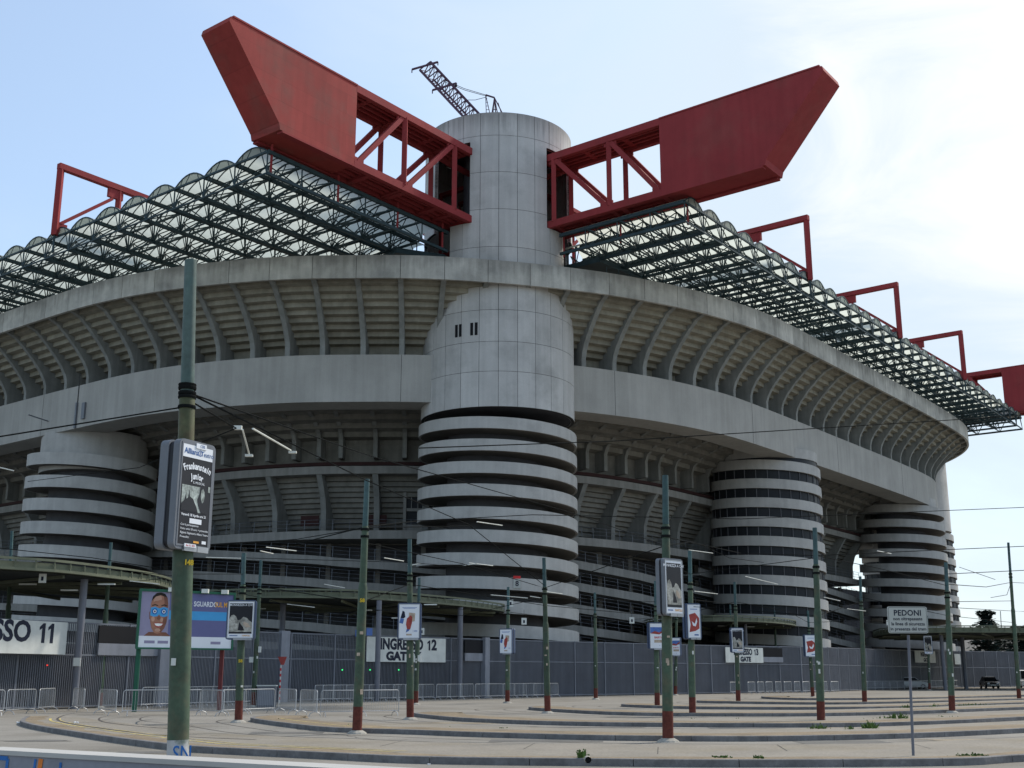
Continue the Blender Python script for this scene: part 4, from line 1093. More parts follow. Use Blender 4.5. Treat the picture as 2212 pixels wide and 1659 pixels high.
def lightbox(pole_q, pole_g, px, y0, y1, rz, w, kind, label, shell='boxblue', depth=.26, front=.26, frame=.07, fr='chrome'):
    """poster box clamped to a pole: px/y0/y1 are photo measures of its height, rz its heading"""
    Y = pole_g.y
    zt_, zb_ = dp(px, y0, Y).z, dp(px, y1, Y).z; h = zt_ - zb_; zc = (zt_ + zb_) / 2
    c = pole_q(zc); c = Vector((c.x, c.y, zc))
    t = thing('poster_box', label, 'advertising box', c, rz, 'poster boxes on the tram poles')
    ol = rrect(w, h, .09)
    q = MB(); q.prism([(x, -front, z) for x, z in ol], (0, depth * .45, 0)); q.build('front_shell', M[shell], t, local=True)
    q = MB(); q.prism([(x * .96, -front + depth * .45 + .001, z * .97) for x, z in ol], (0, depth * .35, 0)); q.build('middle_shell', M['posterblack'], t, local=True)
    q = MB(); q.prism([(x, -front + depth * .8 + .002, z) for x, z in ol], (0, depth * .6, 0)); q.build('back_shell', M[shell], t, local=True)
    f = MB(); iw, ih = w - 2 * frame, h - 2 * frame
    yy = -front - .002
    f.box((0, yy, ih / 2 + .012), (iw + .05, .012, .025)); f.box((0, yy, -ih / 2 - .012), (iw + .05, .012, .025)); f.box((iw / 2 + .012, yy, 0), (.025, .012, ih)); f.box((-iw / 2 - .012, yy, 0), (.025, .012, ih))
    f.build('poster_trim', M[fr], t, local=True)
    q = MB(); q.box((-.06, -front - .01, -h / 2 + .02), (w * .34, .04, .08)); q.box((w * .26, -front - .01, -h / 2 + .02), (w * .3, .04, .08)); q.build('lower_plate', M['chrome'], t, local=True)
    poster_art(t, kind, iw, ih, -front - .001)
    return t
tb = lightbox(lambda z: q0(z) + Vector((.01, 0, 0)), Vector((pb.x, Y0, 0)), 415, 957, 1190, radians(14.6 + 49), .78, 'theatre', 'big grey advertising box with a black theatre poster on the nearest pole', 'boxgrey', depth=.26, front=.19, fr='boxgrey')
q = MB(); q.box((.05, -.205, .73), (.22, .012, .075)); q.build('name_plate', M['posterwhite'], tb, local=True)
text_mb('CBS', .06, Vector((.07, -.213, .73)), (1, 0, 0), (0, 0, 1), M['inkblue'], 'plate_lettering', tb, depth=.0005, local=True)
q = MB(); q.box((-.09, -.23, -.74), (.24, .012, .05)); q.build('red_lettered_plate', M['posterwhite'], tb, local=True)
text_mb('Aut. N. 1013', .045, Vector((-.09, -.238, -.74)), (1, 0, 0), (0, 0, 1), M['inkred'], 'plate_lettering', tb, depth=.0005, local=True, sx=.8)
def box_on(k, px, y0, y1, deg, w, kind, label, shell='boxblue', **kw):
    t_, q_, g_, r_ = POLES[k]
    base = math.atan2(-g_.x, g_.y) if False else -math.atan2(g_.x, g_.y)
    return lightbox(q_, g_, px, y0, y1, base + radians(deg), w, kind, label, shell, **kw)
box_on('c', 523, 1297, 1382, -8, 1.06, 'rock', 'dark blue advertising box with a picture of pale rocks beside the large billboard')
box_on('f', 886, 1303, 1382, -6, .92, 'people', 'advertising box with white poster of red and blue figures over the gate twelve sign')
box_on('h', 1097, 1358, 1413, -30, .96, 'people', 'small advertising box with white poster of figures below the corner tower')
box_on('k', 1418, 1345, 1403, 18, .98, 'ship', 'blue sided advertising box with blue and white poster left of the thick middle pole')
box_on('l', 1440, 1208, 1331, 50, .80, 'rock', 'tall narrow seen advertising box with rock picture on the thick middle pole', 'boxgrey', depth=.2)
box_on('m', 1458, 1377, 1417, -12, .9, 'ship', 'smaller advertising box with blue and white poster just right of the thick middle pole')
box_on('n', 1493, 1304, 1381, 30, .72, 'red', 'advertising box with large red picture on white, right of the thick middle pole')
box_on('o', 1590, 1356, 1410, 14, .82, 'rock', 'advertising box with rock picture overlapping the gate thirteen sign')
box_on('r', 1748, 1371, 1419, 20, 1.02, 'red', 'blue sided advertising box with red picture next to the tall blue green pole')
box_on('x', 2005, 1373, 1413, 0, .95, 'rock', 'far advertising box with rock picture below the pedestrian notice')
box_on('y', 2165, 1384, 1413, -30, .9, 'rock', 'farthest advertising box with rock picture beside the dark trees')
# small grey boxes on pole d and g
for k, lst in (('d', ((561, 1403, .14, .32), (543, 1425, .22, .30))), ('g', ((906, 1422, .2, .36), (893, 1424, .22, .36)))):
    t_, q_, g_, r_ = POLES[k]; mb = MB()
    for px, py, w_, h_ in lst:
        c = dp(px, py, g_.y - .12); mb.box(c, (w_, .16, h_))
    mb.each('switch_box', M['signwhite'], t_)

# ------------------------------------------------------------ pedestrian notice
g0 = gp(1973, 1632, KH); Yp = g0.y
PN = thing('notice_sign', 'white rounded pedestrian notice panel with dark text on a slim grey post', 'sign', g0)
tpz = dp(1962, 1372, Yp)
mb = MB(); mb.tube([g0, tpz], .028, 10); mb.build('post', M['column'], PN, smooth=True)
c = dp(1961, 1339, Yp - .04); W_, H_ = .84, .535
X_ = Vector((1, .10, 0)).normalized(); n_ = Vector((X_.y, -X_.x, 0)); Zt = Vector((.012, 0, 1)).normalized()
ol = rrect(W_, H_, .04)
mb = MB(); mb.prism([c + X_ * x + Zt * z for x, z in ol], -n_ * .02); mb.build('panel', M['pedoni'], PN)
mb = MB()
o1 = rrect(W_ - .03, H_ - .03, .035); o2 = rrect(W_ - .042, H_ - .042, .03)
mb.strip([[c + X_ * a_[0] + Zt * a_[1] + n_ * .002, c + X_ * b2[0] + Zt * b2[1] + n_ * .002] for a_, b2 in zip(o1 + o1[:1], o2 + o2[:1])], closed=False); mb.build('border_line', M['ink'], PN, fix=False)
text_mb('PEDONI', .158, c + Zt * .135 + n_ * .003, X_, Zt, M['ink'], 'lettering', PN, bold=.0035, depth=.001, spacing=1.05)
for s_, z_ in (('non oltrepassate', .02), ('la linea di sicurezza', -.082), ('in presenza del tram', -.184)):
    text_mb(s_, .092, c + Zt * z_ + n_ * .003, X_, Zt, M['ink'], 'lettering', PN, bold=.0012, depth=.001)

# ------------------------------------------------------------ perimeter gate and fence
FP = [(-520, 47), (0, 60), (140, 63), (600, 79), (1000, 91), (1080, 95), (1500, 111), (1600, 116), (1760, 124), (1850, 137), (1953, 154), (2060, 168), (2212, 182), (2700, 215)]
FW = [Vector(((x - 1106) / 2636. * y, y, 0)) for x, y in FP]
FW = resample(FW, step=.9)
def fence_at(px):
    best = min(range(len(FW)), key=lambda i: abs(FW[i].x / FW[i].y - (px - 1106) / 2636.))
    i = min(max(best, 1), len(FW) - 2); d = (FW[i + 1] - FW[i - 1]).normalized()
    tgt = (px - 1106) / 2636.
    # refine
    a_, b2 = (FW[i], FW[i + 1]) if (FW[i].x / FW[i].y) < tgt else (FW[i - 1], FW[i])
    f = 0.
    for k in range(21):
        p = a_.lerp(b2, k / 20.)
        if p.x / p.y >= tgt: f = k / 20.; break
    p = a_.lerp(b2, f); n_ = Vector((d.y, -d.x, 0)); return p, d, n_
FENCE = thing('gate_fence', 'long grey steel bar fence with gates around the stadium', 'fence', FW[0])
isplit = min(range(len(FW)), key=lambda i: abs(FW[i].x / FW[i].y - (1055 - 1106) / 2636.))
k = 0; FH = 4.4
i = 0
while i < len(FW) - 5:
    a_, b2 = FW[i], FW[i + 4]; d = (b2 - a_).normalized(); ln = (b2 - a_).length
    n_ = Vector((d.y, -d.x, 0)); mb = MB(); closed = i >= isplit
    FH = 4.4 + max(0, min(.8, (a_.y - 112) / 56. * .55))
    nb = int(ln / (.125))
    for j in range(nb):
        p = a_ + d * (ln * (j + .5) / nb)
        mb.box(p + z3(FH / 2 + .03), (.035, .05, FH - .1), (d, n_, Vector((0, 0, 1))))
    for z in (.12, 2.72, FH - .04): mb.box((a_ + b2) / 2 + z3(z), (ln - .14, .07, .08), (d, n_, Vector((0, 0, 1))))
    mb.build('bar_panel', M['fence'], FENCE)
    if closed:
        q = MB(); q.box((a_ + b2) / 2 - n_ * .06 + z3(FH / 2), (ln - .02, .02, FH - .06), (d, n_, Vector((0, 0, 1)))); q.build('mesh_backing', M['fencemesh'], FENCE)
    else:
        q = MB(); q.box((a_ + b2) / 2 - n_ * 3.2 + z3(1.7), (ln - .01, .1, 3.4), (d, n_, Vector((0, 0, 1)))); q.build('turnstile_wall', M['core'], FENCE)
    q = MB(); q.box(a_ + z3(FH / 2), (.12, .14, FH), (d, n_, Vector((0, 0, 1)))); q.build('fence_post', M['fence'], FENCE)
    i += 4
for px, w_ in ((345, .9), (605, .75), (1045, .6)):
    p, d, n_ = fence_at(px); mb = MB(); mb.box(p + n_ * .2 + z3(2.25), (w_, .3, 4.5), (d, n_, Vector((0, 0, 1)))); mb.build('pillar', M['pillar'], FENCE)
for px0, px1, z0, z1, m_ in ((203, 340, 1.98 + .75, 3.35, 'signwhite'), (1000, 1042, 2.72, 3.3, 'pillar'), (1640, 1690, 2.9, 3.4, 'signwhite')):
    p, d, n_ = fence_at((px0 + px1) / 2); pa = fence_at(px0)[0]; pb_ = fence_at(px1)[0]; ln = (pb_ - pa).length
    mb = MB(); mb.box((pa + pb_) / 2 + n_ * .12 + z3((z0 + z1) / 2), (ln, .1, z1 - z0), (d, n_, Vector((0, 0, 1)))); mb.build('lintel_panel', M['pillar'], FENCE)
    mb = MB(); mb.box((pa + pb_) / 2 + n_ * .08 + z3((z1 + 4.3) / 2), (ln, .08, 4.25 - z1), (d, n_, Vector((0, 0, 1)))); mb.build('dark_opening', M['black'], FENCE)
mb = MB()
leds = [(170, 1438, 0), (607 + 133, 1447, 0), (607 + 194, 1447, 0), (607 + 252, 1447, 0)]
for px, py, _ in ((169, 1437, 0), (737, 1447, 0), (797, 1447, 0), (859, 1447, 0)):
    p, d, n_ = fence_at(px); c = dp(px, py, p.y) + n_ * .12; mb.box(c, (.07, .05, .07))
mb.each('green_lamp', M['led'], FENCE)
p, d, n_ = fence_at(99); mb = MB(); mb.box(dp(99, 1437, p.y) + n_ * .12, (.06, .05, .06)); mb.build('red_lamp', M['ledred'], FENCE)
# gate signs
def gate_sign(px0, px1, y0, y1, lines, label, tilt=0.):
    pa, d, n_ = fence_at(max(px0, -400)); pb_, _, _ = fence_at(px1); d = (pb_ - pa).normalized(); n_ = Vector((d.y, -d.x, 0)); ln = (pb_ - pa).length
    za, zb = dp(px1, y0, pb_.y).z, dp(px1, y1, pb_.y).z; h = za - zb
    c = (pa + pb_) / 2 + n_ * .2 + z3((za + zb) / 2)
    t = thing('gate_sign', label, 'sign', c, 0, 'white gate signs on the fence')
    mb = MB(); mb.box(c, (ln, .06, h), (d, n_, Vector((0, 0, 1)))); mb.build('sign_panel', M['signwhite'], t)
    for s_, sz, x, z, sx in lines:
        if '#' in s_:
            wd_, dg_ = s_.split('#'); hh = sz * h * .70; xr = x * ln
            text_mb(wd_, sz * h, c + n_ * .035 + d * xr + z3(z * h), d, (0, 0, 1), M['ink'], 'sign_lettering', t, bold=.028 * h, depth=.004, sx=sx, align='RIGHT')
            xr += hh * .55
            for ch in dg_:
                if ch == '1':
                    q = MB(); b0_ = c + n_ * .037 + d * xr + z3(z * h - hh / 2)
                    q.prism([b0_ + d * (a_ * hh) + z3(b2 * hh) for a_, b2 in ((.20, 0), (.42, 0), (.42, 1), (.26, 1), (.02, .80), (.02, .64), (.20, .74))], n_ * .004); q.build('sign_digit', M['ink'], t); xr += hh * .60
                else:
                    text_mb(ch, sz * h, c + n_ * .035 + d * xr + z3(z * h), d, (0, 0, 1), M['ink'], 'sign_digit', t, bold=.028 * h, depth=.004, sx=1.0, align='LEFT'); xr += hh * .8
            continue
        text_mb(s_, sz * h, c + n_ * .035 + d * (x * ln) + z3(z * h), d, (0, 0, 1), M['ink'], 'sign_lettering', t, bold=.028 * h, depth=.004, sx=sx)
gate_sign(-205, 128, 1345, 1414, [('INGRESSO#11', .86, .235, .14, 1.0), ('GATE', .42, -.42, -.33, 1.1)], 'white sign reading gate eleven at the left edge')
gate_sign(786, 957, 1380, 1431, [('INGRESSO#12', .60, .20, .20, .86), ('GATE Y', .46, -.05, -.28, 1.2)], 'white sign reading gate twelve under the long middle canopy')
gate_sign(1565, 1646, 1400, 1432, [('INGRESSO#13', .56, .20, .20, .80), ('GATE', .42, .02, -.28, 1.1)], 'white sign reading gate thirteen between windowed tower and middle')
gate_sign(1976, 2020, 1407, 1432, [('INGRESSO 14', .5, .0, .18, .75), ('GATE', .42, .02, -.28, 1.1)], 'small far gate sign behind the post of the pedestrian notice')
p, d, n_ = fence_at(2066); mb = MB(); mb.box(dp(2064, 1424, p.y) + n_ * .3, (1.6, .06, 1.4), (d, n_, Vector((0, 0, 1)))); tag(mb.build('white_panel', M['signwhite']), 'white blank panel on the fence behind the far corner pole', 'sign')
for px, py, lb in ((1147 + 0 - 0, 0, ''),): pass
p, d, n_ = fence_at(768); tb_ = thing('street_name_plate', 'small blue street plate just above the gate twelve sign', 'sign', dp(768, 1368, p.y) + n_ * .3)
mb = MB(); mb.box(dp(768, 1368, p.y) + n_ * .3, (.5, .04, .45), (d, n_, Vector((0, 0, 1)))); mb.build('blue_plate', M['posterblue'], tb_)
tb_ = thing('street_name_plate', 'small blue street plate directly left of the middle grey column top', 'sign', dp(792, 1365, p.y) + n_ * .3)
mb = MB(); mb.box(dp(792, 1365, p.y) + n_ * .3, (.5, .04, .5), (d, n_, Vector((0, 0, 1)))); mb.build('blue_plate', M['posterblue'], tb_)
# dark low annexes behind the fence, under the ramps
# ------------------------------------------------------------ canopies
def canopy(pts, z, label, fh=.62, posts=True):
    """pts: rim seen from the square, as world x,y; closed outline"""
    o = resample(catmull([Vector((x, y, z)) for x, y in pts] , 8), step=1.0)
    cen = sum(o, Vector()) / len(o)
    t = thing('ring_canopy', label, 'canopy', Vector((cen.x, cen.y, 0)), 0, 'green steel canopies over the gates')
    n = len(o)
    def ins(p, f): q = p.lerp(cen, 0); d_ = (cen - p); d_.z = 0; return p + d_.normalized() * f
    for nm, z0, z1, w_ in (('upper_rim', z - .12, z, .10), ('lower_rim', z - fh, z - fh + .13, .16)):
        mb = MB(); mb.strip([[Vector((p.x, p.y, z0)), Vector((p.x, p.y, z1)), Vector((*ins(p, w_).xy, z1)), Vector((*ins(p, w_).xy, z0))] for p in o]); mb.build(nm, M['canopy'], t)
    mb = MB()
    for p in o: mb.box(Vector((*ins(p, .06).xy, z - fh / 2)), (.06, .06, fh - .26))
    mb.build('rim_posts', M['canopy'], t)
    mb = MB(); mb.strip([[Vector((*ins(p, .17).xy, z - fh + .03)), Vector((*ins(p, .17).xy, z - .2)), Vector((*ins(p, .9).xy, z - .3)), Vector((*ins(p, .9).xy, z - fh))] for p in o]); mb.build('gutter', M['canopy'], t)
    mb = MB(); k0 = [Vector((*ins(p, .5).xy, z - fh - .05)) for p in o]
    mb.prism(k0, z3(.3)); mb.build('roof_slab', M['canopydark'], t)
    # soffit beams
    mb = MB()
    for k in range(0, n, 5): mb.bar(Vector((*ins(o[k], .6).xy, z - fh - .14)), Vector((cen.x, cen.y, z - fh - .14)), .12, .16)
    mb.build('soffit_beams', M['canopy'], t)
    return t
def wx(px, Y): return ((px - 1106) / 2636. * Y, Y)
CZ = 7.3
c_mid = canopy([wx(425, 81.5), wx(470, 80.5), wx(520, 80), wx(640, 80), wx(765, 81), wx(900, 85), wx(1000, 90), wx(1065, 95), wx(1090, 99), (-2.6, 104), (-9, 104), (-17, 97), (-22, 88), wx(425, 81.5)], CZ, 'long oval green canopy over the gate twelve entrance', .62)
c_left = canopy([(-33, 50), (-28.5, 54), wx(0, 58), wx(100, 59.6), wx(200, 62.5), wx(300, 66.5), wx(350, 70.5), wx(372, 74), (-21.5, 80), (-27, 82), (-34, 74), (-39, 64), (-38, 54), (-33, 50)], CZ, 'green canopy over the gate eleven entrance at the left edge', .62)
c_rt = canopy([wx(1370, 132), wx(1430, 121), wx(1560, 116), wx(1680, 120), wx(1723, 131), (28, 146), (16, 144), wx(1370, 132)], CZ, 'far green canopy before the windowed ramp tower', .6)
c_far = canopy([wx(1905, 147), wx(1960, 141), wx(2080, 138), wx(2212, 139), wx(2400, 142), (78, 152), (70, 164), (50, 162), wx(1905, 147)], CZ - .1, 'farthest green canopy at the right edge under the trees', .8)
for cno, px, Yc, rr_c, lb in ((c_mid, 815, 81.5, .18, 0), (c_mid, 993, 90, .2, 0), (c_left, 165, 63, .19, 0), (c_mid, 605, 84, .2, 0), (c_far, 2040, 141, .22, 0), (c_rt, 1190 + 425, 120, .15, 0), (c_far, 2085, 150, .25, 0)):
    x_, y_ = wx(px, Yc); mb = MB(); mb.tube([(x_, y_, 0), (x_, y_, CZ - .7)], rr_c, 14); o_ = mb.build('column', M['column'], cno, smooth=True)
x_, y_ = wx(165, 62.75); mb = MB(); mb.box(Vector((x_ , y_ - .08, 2.35)), (.36, .04, .42)); mb.build('small_notice', M['signwhite'], c_left)
# lamp tubes under the canopies
for cno, lst in ((c_mid, ((480, 1300), (560, 1315), (700, 1298), (790, 1318), (860, 1335), (930, 1306))), (c_left, ((60, 1262), (150, 1275), (230, 1262))), (c_rt, ((1560, 1352), (1620, 1354)))):
    mb = MB()
    for px, py in lst:
        Yc = {id(c_mid): 84, id(c_left): 63, id(c_rt): 122}[id(cno)]
        c = dp(px, py, Yc); mb.box(c, (.9, .12, .07))
    mb.each('lamp_tube', M['rod'], cno)

# ------------------------------------------------------------ billboard
Yb = 59.; BB = None
pa, pb_ = dp(306, 1282, 58.0), dp(505, 1282, 61.0); pa.z = pb_.z = 0
d = (pb_ - pa).normalized(); n_ = Vector((d.y, -d.x, 0)); ln = (pb_ - pa).length
zt_, zb_ = dp(306, 1275, 58).z, dp(306, 1398, 58).z
BB = thing('billboard', 'large billboard with smiling face in blue goggles on a violet background', 'billboard', (pa + pb_) / 2)
def bp(u, z, o=0.): return pa + d * (u * ln) + z3(zb_ + z * (zt_ - zb_)) + n_ * o
mb = MB(); mb.hexa([bp(-.005, -.01, -.28), bp(1.005, -.01, -.28), bp(1.005, -.01), bp(-.005, -.01), bp(-.005, 1.01, -.28), bp(1.005, 1.01, -.28), bp(1.005, 1.01), bp(-.005, 1.01)]); mb.build('backing', M['bbgreen'], BB)
mb = MB()
for u0, z0, u1, z1 in ((-.02, .985, 1.02, 1.03), (-.02, -.03, 1.02, .0), (-.02, 0, -.002, .985), (1.002, 0, 1.02, .985)):
    mb.hexa([bp(u0, z0, -.05), bp(u1, z0, -.05), bp(u1, z0, .06), bp(u0, z0, .06), bp(u0, z1, -.05), bp(u1, z1, -.05), bp(u1, z1, .06), bp(u0, z1, .06)])
mb.build('frame', M['bbgreen'], BB)
def bsh(pts, m_, nm, o): q = MB(); q.poly([bp(u, z, o) for u, z in pts]); return q.build(nm, m_, BB, fix=False)
bsh([(0, 0), (1, 0), (1, .985), (0, .985)], M['purple'], 'printed_sheet', .004)
bsh([(0, 0), (1, 0), (1, .20), (0, .20)], M['posterwhite'], 'white_footer', .008)
bsh([(0, .20), (.30, .20), (.30, .985), (0, .985)], M['lilac'], 'lilac_corner', .008)
bsh([(.30, .50), (1, .50), (1, .66), (.30, .66)], M['cyan'], 'blue_band', .008)
def ell(cu, cz, ru, rz_, n=24, a0=0, a1=360): return [(cu + ru * cos(radians(a0 + (a1 - a0) * k / n)), cz + rz_ * sin(radians(a0 + (a1 - a0) * k / n))) for k in range(n + (0 if a1 - a0 >= 360 else 1))]
bsh([(.05, .20), (.10, .27), (.28, .27), (.33, .20)], M['skin'], 'neck', .011)
bsh([(.105, .78), (.12, .88), (.155, .95), (.20, .965), (.245, .945), (.275, .88), (.285, .78), (.285, .60), (.28, .45), (.26, .34), (.225, .26), (.19, .24), (.155, .26), (.125, .34), (.108, .45), (.10, .60)], M['skinlight'], 'face', .014)
bsh([(.128, .80), (.14, .88), (.17, .925), (.205, .92), (.215, .85), (.18, .83), (.15, .82)], M['skinhi'], 'forehead_light', .0145)
bsh(ell(.135, .50, .018, .045), M['skinhi'], 'cheek_light', .0145); bsh(ell(.225, .49, .016, .04), M['skinhi'], 'cheek_light', .017); bsh(ell(.19, .305, .03, .03), M['skinhi'], 'chin_light', .017)
bsh([(.115, .745), (.15, .765), (.18, .745), (.18, .73), (.15, .745), (.117, .73)], M['hair'], 'eyebrow', .021); bsh([(.212, .745), (.243, .765), (.276, .745), (.276, .73), (.243, .745), (.212, .73)], M['hair'], 'eyebrow', .021)
bsh([(.093, .62), (.106, .64), (.108, .50), (.098, .49)], M['skin'], 'ear', .012)
bsh([(.225, .965), (.245, .945), (.275, .88), (.285, .78), (.285, .60), (.28, .45), (.26, .34), (.225, .26), (.20, .30), (.235, .40), (.25, .6), (.245, .8)], M['skin'], 'face_dark_side', .016)
bsh([(.11, .82), (.12, .90), (.155, .96), (.20, .975), (.245, .955), (.272, .89), (.25, .90), (.2, .925), (.15, .90)], M['hair'], 'hair', .018)
bsh([(.105, .70), (.15, .72), (.195, .69), (.24, .72), (.285, .70), (.287, .56), (.25, .54), (.21, .55), (.195, .585), (.18, .55), (.14, .54), (.103, .56)], M['cyan'], 'blue_goggles', .020)
for cu in (.148, .243):
    bsh(ell(cu, .635, .03, .055), M['spray_blue'], 'goggle_lens', .023); bsh(ell(cu, .635, .017, .032), M['posterwhite'], 'goggle_ring', .026); bsh(ell(cu, .635, .009, .018), M['ink'], 'goggle_centre', .029)
bsh([(.18, .54), (.195, .57), (.21, .54), (.215, .50), (.195, .485), (.175, .50)], M['skin'], 'nose', .020)
bsh([(.145, .43), (.17, .44), (.195, .435), (.22, .44), (.25, .43), (.235, .375), (.195, .345), (.16, .375)], M['posterred'], 'lips', .020)
bsh([(.152, .42), (.195, .425), (.242, .42), (.225, .385), (.195, .375), (.168, .385)], M['teeth'], 'teeth', .023)
text_mb('O SGUARDO', .34, bp(.50, .79, .012), d, (0, 0, 1), M['posterwhite'], 'lettering', BB, bold=.008, depth=.002, sx=.78, align='LEFT')
text_mb('SUL MON', .34, bp(.795, .79, .012), d, (0, 0, 1), M['inkorange'], 'lettering', BB, bold=.008, depth=.002, sx=.72, align='LEFT')
for u in (.12, .26, .83): bsh([(u - .06, .07), (u + .05, .07), (u + .05, .12), (u - .06, .12)], M['lilac'], 'footer_mark', .011)
for u in (.04, .94):
    q = MB(); c0 = pa + d * (u * ln) - n_ * .35; q.bar(c0, c0 + z3(zt_ - .1), .18); q.build('post', M['redpost'] if u > .5 else M['bbgreen'], BB)
mb = MB()
for u in (.30, .66, .88): mb.box(bp(u, 1.03, .2), (.32, .25, .2))
mb.each('floodlight', M['rod'], BB)

# ------------------------------------------------------------ crowd barriers
def make_barrier(w=2.2, h=1.07):
    t = thing('crowd_barrier', '', 'barrier')
    f = MB(); r = .017; c_ = .12
    pts = [(-w / 2, 0, .16), (-w / 2, 0, h - c_)] + [(-w / 2 + c_ - c_ * cos(a_), 0, h - c_ + c_ * sin(a_)) for a_ in (.5, 1.05)] + [(-w / 2 + c_, 0, h), (w / 2 - c_, 0, h)] + [(w / 2 - c_ + c_ * sin(a_), 0, h - c_ + c_ * cos(a_)) for a_ in (.5, 1.05)] + [(w / 2, 0, h - c_), (w / 2, 0, .16)]
    f.tube(pts, r * 1.15, 6); f.tube([(-w / 2, 0, .22), (w / 2, 0, .22)], r, 6); f.build('frame', M['galv'], t, local=True, smooth=True)
    b2 = MB(); n = 17
    for k in range(1, n): x = -w / 2 + w * k / n; b2.tube([(x, 0, .22), (x, 0, h)], .0065, 4, cap=False)
    b2.build('bars', M['galv'], t, local=True)
    for s_ in (-1, 1):
        q = MB(); q.tube([(s_ * (w / 2 - .22), -.26, .0), (s_ * (w / 2 - .22), -.20, .12), (s_ * (w / 2 - .22), -.05, .19), (s_ * (w / 2 - .22), .05, .19), (s_ * (w / 2 - .22), .20, .12), (s_ * (w / 2 - .22), .26, 0)], .017, 6); q.tube([(s_ * (w / 2 - .22), 0, .18), (s_ * (w / 2 - .22), 0, .23)], .02, 6); q.build('foot', M['galv'], t, local=True)
    return t
bar0 = make_barrier(); first = True
def place_barrier(x, y, rz, label, group, sx=1.):
    global first
    o = bar0 if first else copy_tree(bar0); first = False
    o.location = (x, y, 0); o.rotation_euler = (0, 0, rz); o['label'] = label; o['group'] = group; o.scale = (sx, 1, 1)
    return o
def barrier_run(px0, y0, px1, y1, label, group, off_=0.):
    a_, b2 = gp(px0, y0), gp(px1, y1); d_ = b2 - a_; m_ = (a_ + b2) / 2
    place_barrier(m_.x, m_.y, math.atan2(d_.y, d_.x), label, group, max(.6, min(1.25, d_.length / 2.2)))
FR = [(-95, 1549, 6, 1546), (12, 1545, 74, 1541), (66, 1541, 130, 1534), (138, 1532, 200, 1540), (200, 1541, 262, 1547), (263, 1547, 375, 1546), (378, 1546, 428, 1545), (430, 1545, 482, 1548), (478, 1546, 530, 1543), (526, 1543, 592, 1540), (599, 1539, 640, 1543), (640, 1543, 692, 1549), (692, 1549, 776, 1548), (776, 1548, 861, 1546)]
for k, (x0, y0, x1, y1) in enumerate(FR): barrier_run(x0, y0, x1, y1, '%s steel crowd barrier from the left in the front row beside the paved loop' % ordw(k), 'front row of crowd barriers')
rnd = random.Random(3)
def oblique_row(pxs, Yoff, rz, lab, group):
    for k, px in enumerate(pxs):
        p, d_, n2 = fence_at(px); c = p + n2 * Yoff; place_barrier(c.x, c.y, rz + rnd.uniform(-.08, .08), lab % ordw(k), group)
oblique_row([246, 272, 300, 335, 372, 430, 455], 3.2, radians(62), '%s barrier from the left in the row by the fence under the billboard', 'barriers along the fence under the billboard')
oblique_row([648, 668, 690, 713, 738, 762, 790, 815, 842, 868, 905, 930, 955, 985, 1010, 1038, 1064, 1090, 1118, 1145], 2.6, radians(64), '%s barrier from the left in the slanted row along the gate twelve fence', 'slanted barriers at the gate twelve fence')
oblique_row([1535, 1572, 1592, 1612, 1632, 1652, 1672, 1692, 1712, 1732, 1752], 2.6, radians(60), '%s barrier from the left in the slanted row under the gate thirteen sign', 'slanted barriers at the gate thirteen fence')
# far guard rail
GR = thing('guard_rail', 'long low pale railing running across the far right of the square', 'railing', gp(1785, 1492))
mb = MB(); pts = [gp(1785, 1493), gp(1880, 1491), gp(1975, 1489), gp(2070, 1486)]
pts = resample(pts, step=2.0)
mb.tube([p + z3(1.0) for p in pts], .035, 5); mb.tube([p + z3(.25) for p in pts], .03, 5); mb.build('rails', M['galv'], GR)
mb = MB()
for p, q in zip(pts, pts[1:]):
    for k in range(8): m_ = p.lerp(q, k / 8.); mb.bar(m_ + z3(.25), m_ + z3(1.), .02)
    mb.bar(p, p + z3(1.), .05)
mb.build('balusters', M['galv'], GR)

# ------------------------------------------------------------ small street furniture
g0 = gp(575, 1527); t = thing('grey_cabinet', 'pale grey utility cabinet behind the front barriers', 'cabinet', g0)
mb = MB(); mb.box(g0 + z3(.55), (.98, .5, 1.08)); mb.build('body', M['fence'], t)
mb = MB(); mb.box(g0 + z3(1.13), (1.06, .58, .06)); mb.build('lid', M['signwhite'], t)
mb = MB(); mb.box(g0 + Vector((0, -.256, .55)), (.86, .012, .92)); mb.build('door', M['pillar'], t)
g0 = gp(603, 1519); t = thing('striped_sign_post', 'slim red and white striped post with a small red triangular sign', 'sign post', g0)
q = MB(); q.tube([g0, g0 + z3(2.3)], .045, 8); q.build('post', M['signwhite'], t, smooth=True)
for k in range(6): q = MB(); q.tube([g0 + z3(.2 + k * .35), g0 + z3(.37 + k * .35)], .048, 8); q.build('red_stripe', M['inkred'], t)
q = MB(); c = g0 + Vector((.08, -.06, 2.55)); q.prism([c + Vector((-.28, 0, .26)), c + Vector((.28, 0, .26)), c + Vector((.12, 0, -.24)), c + Vector((-.06, 0, -.24))], (0, .03, 0)); q.build('triangle_plate', M['posterred'], t)
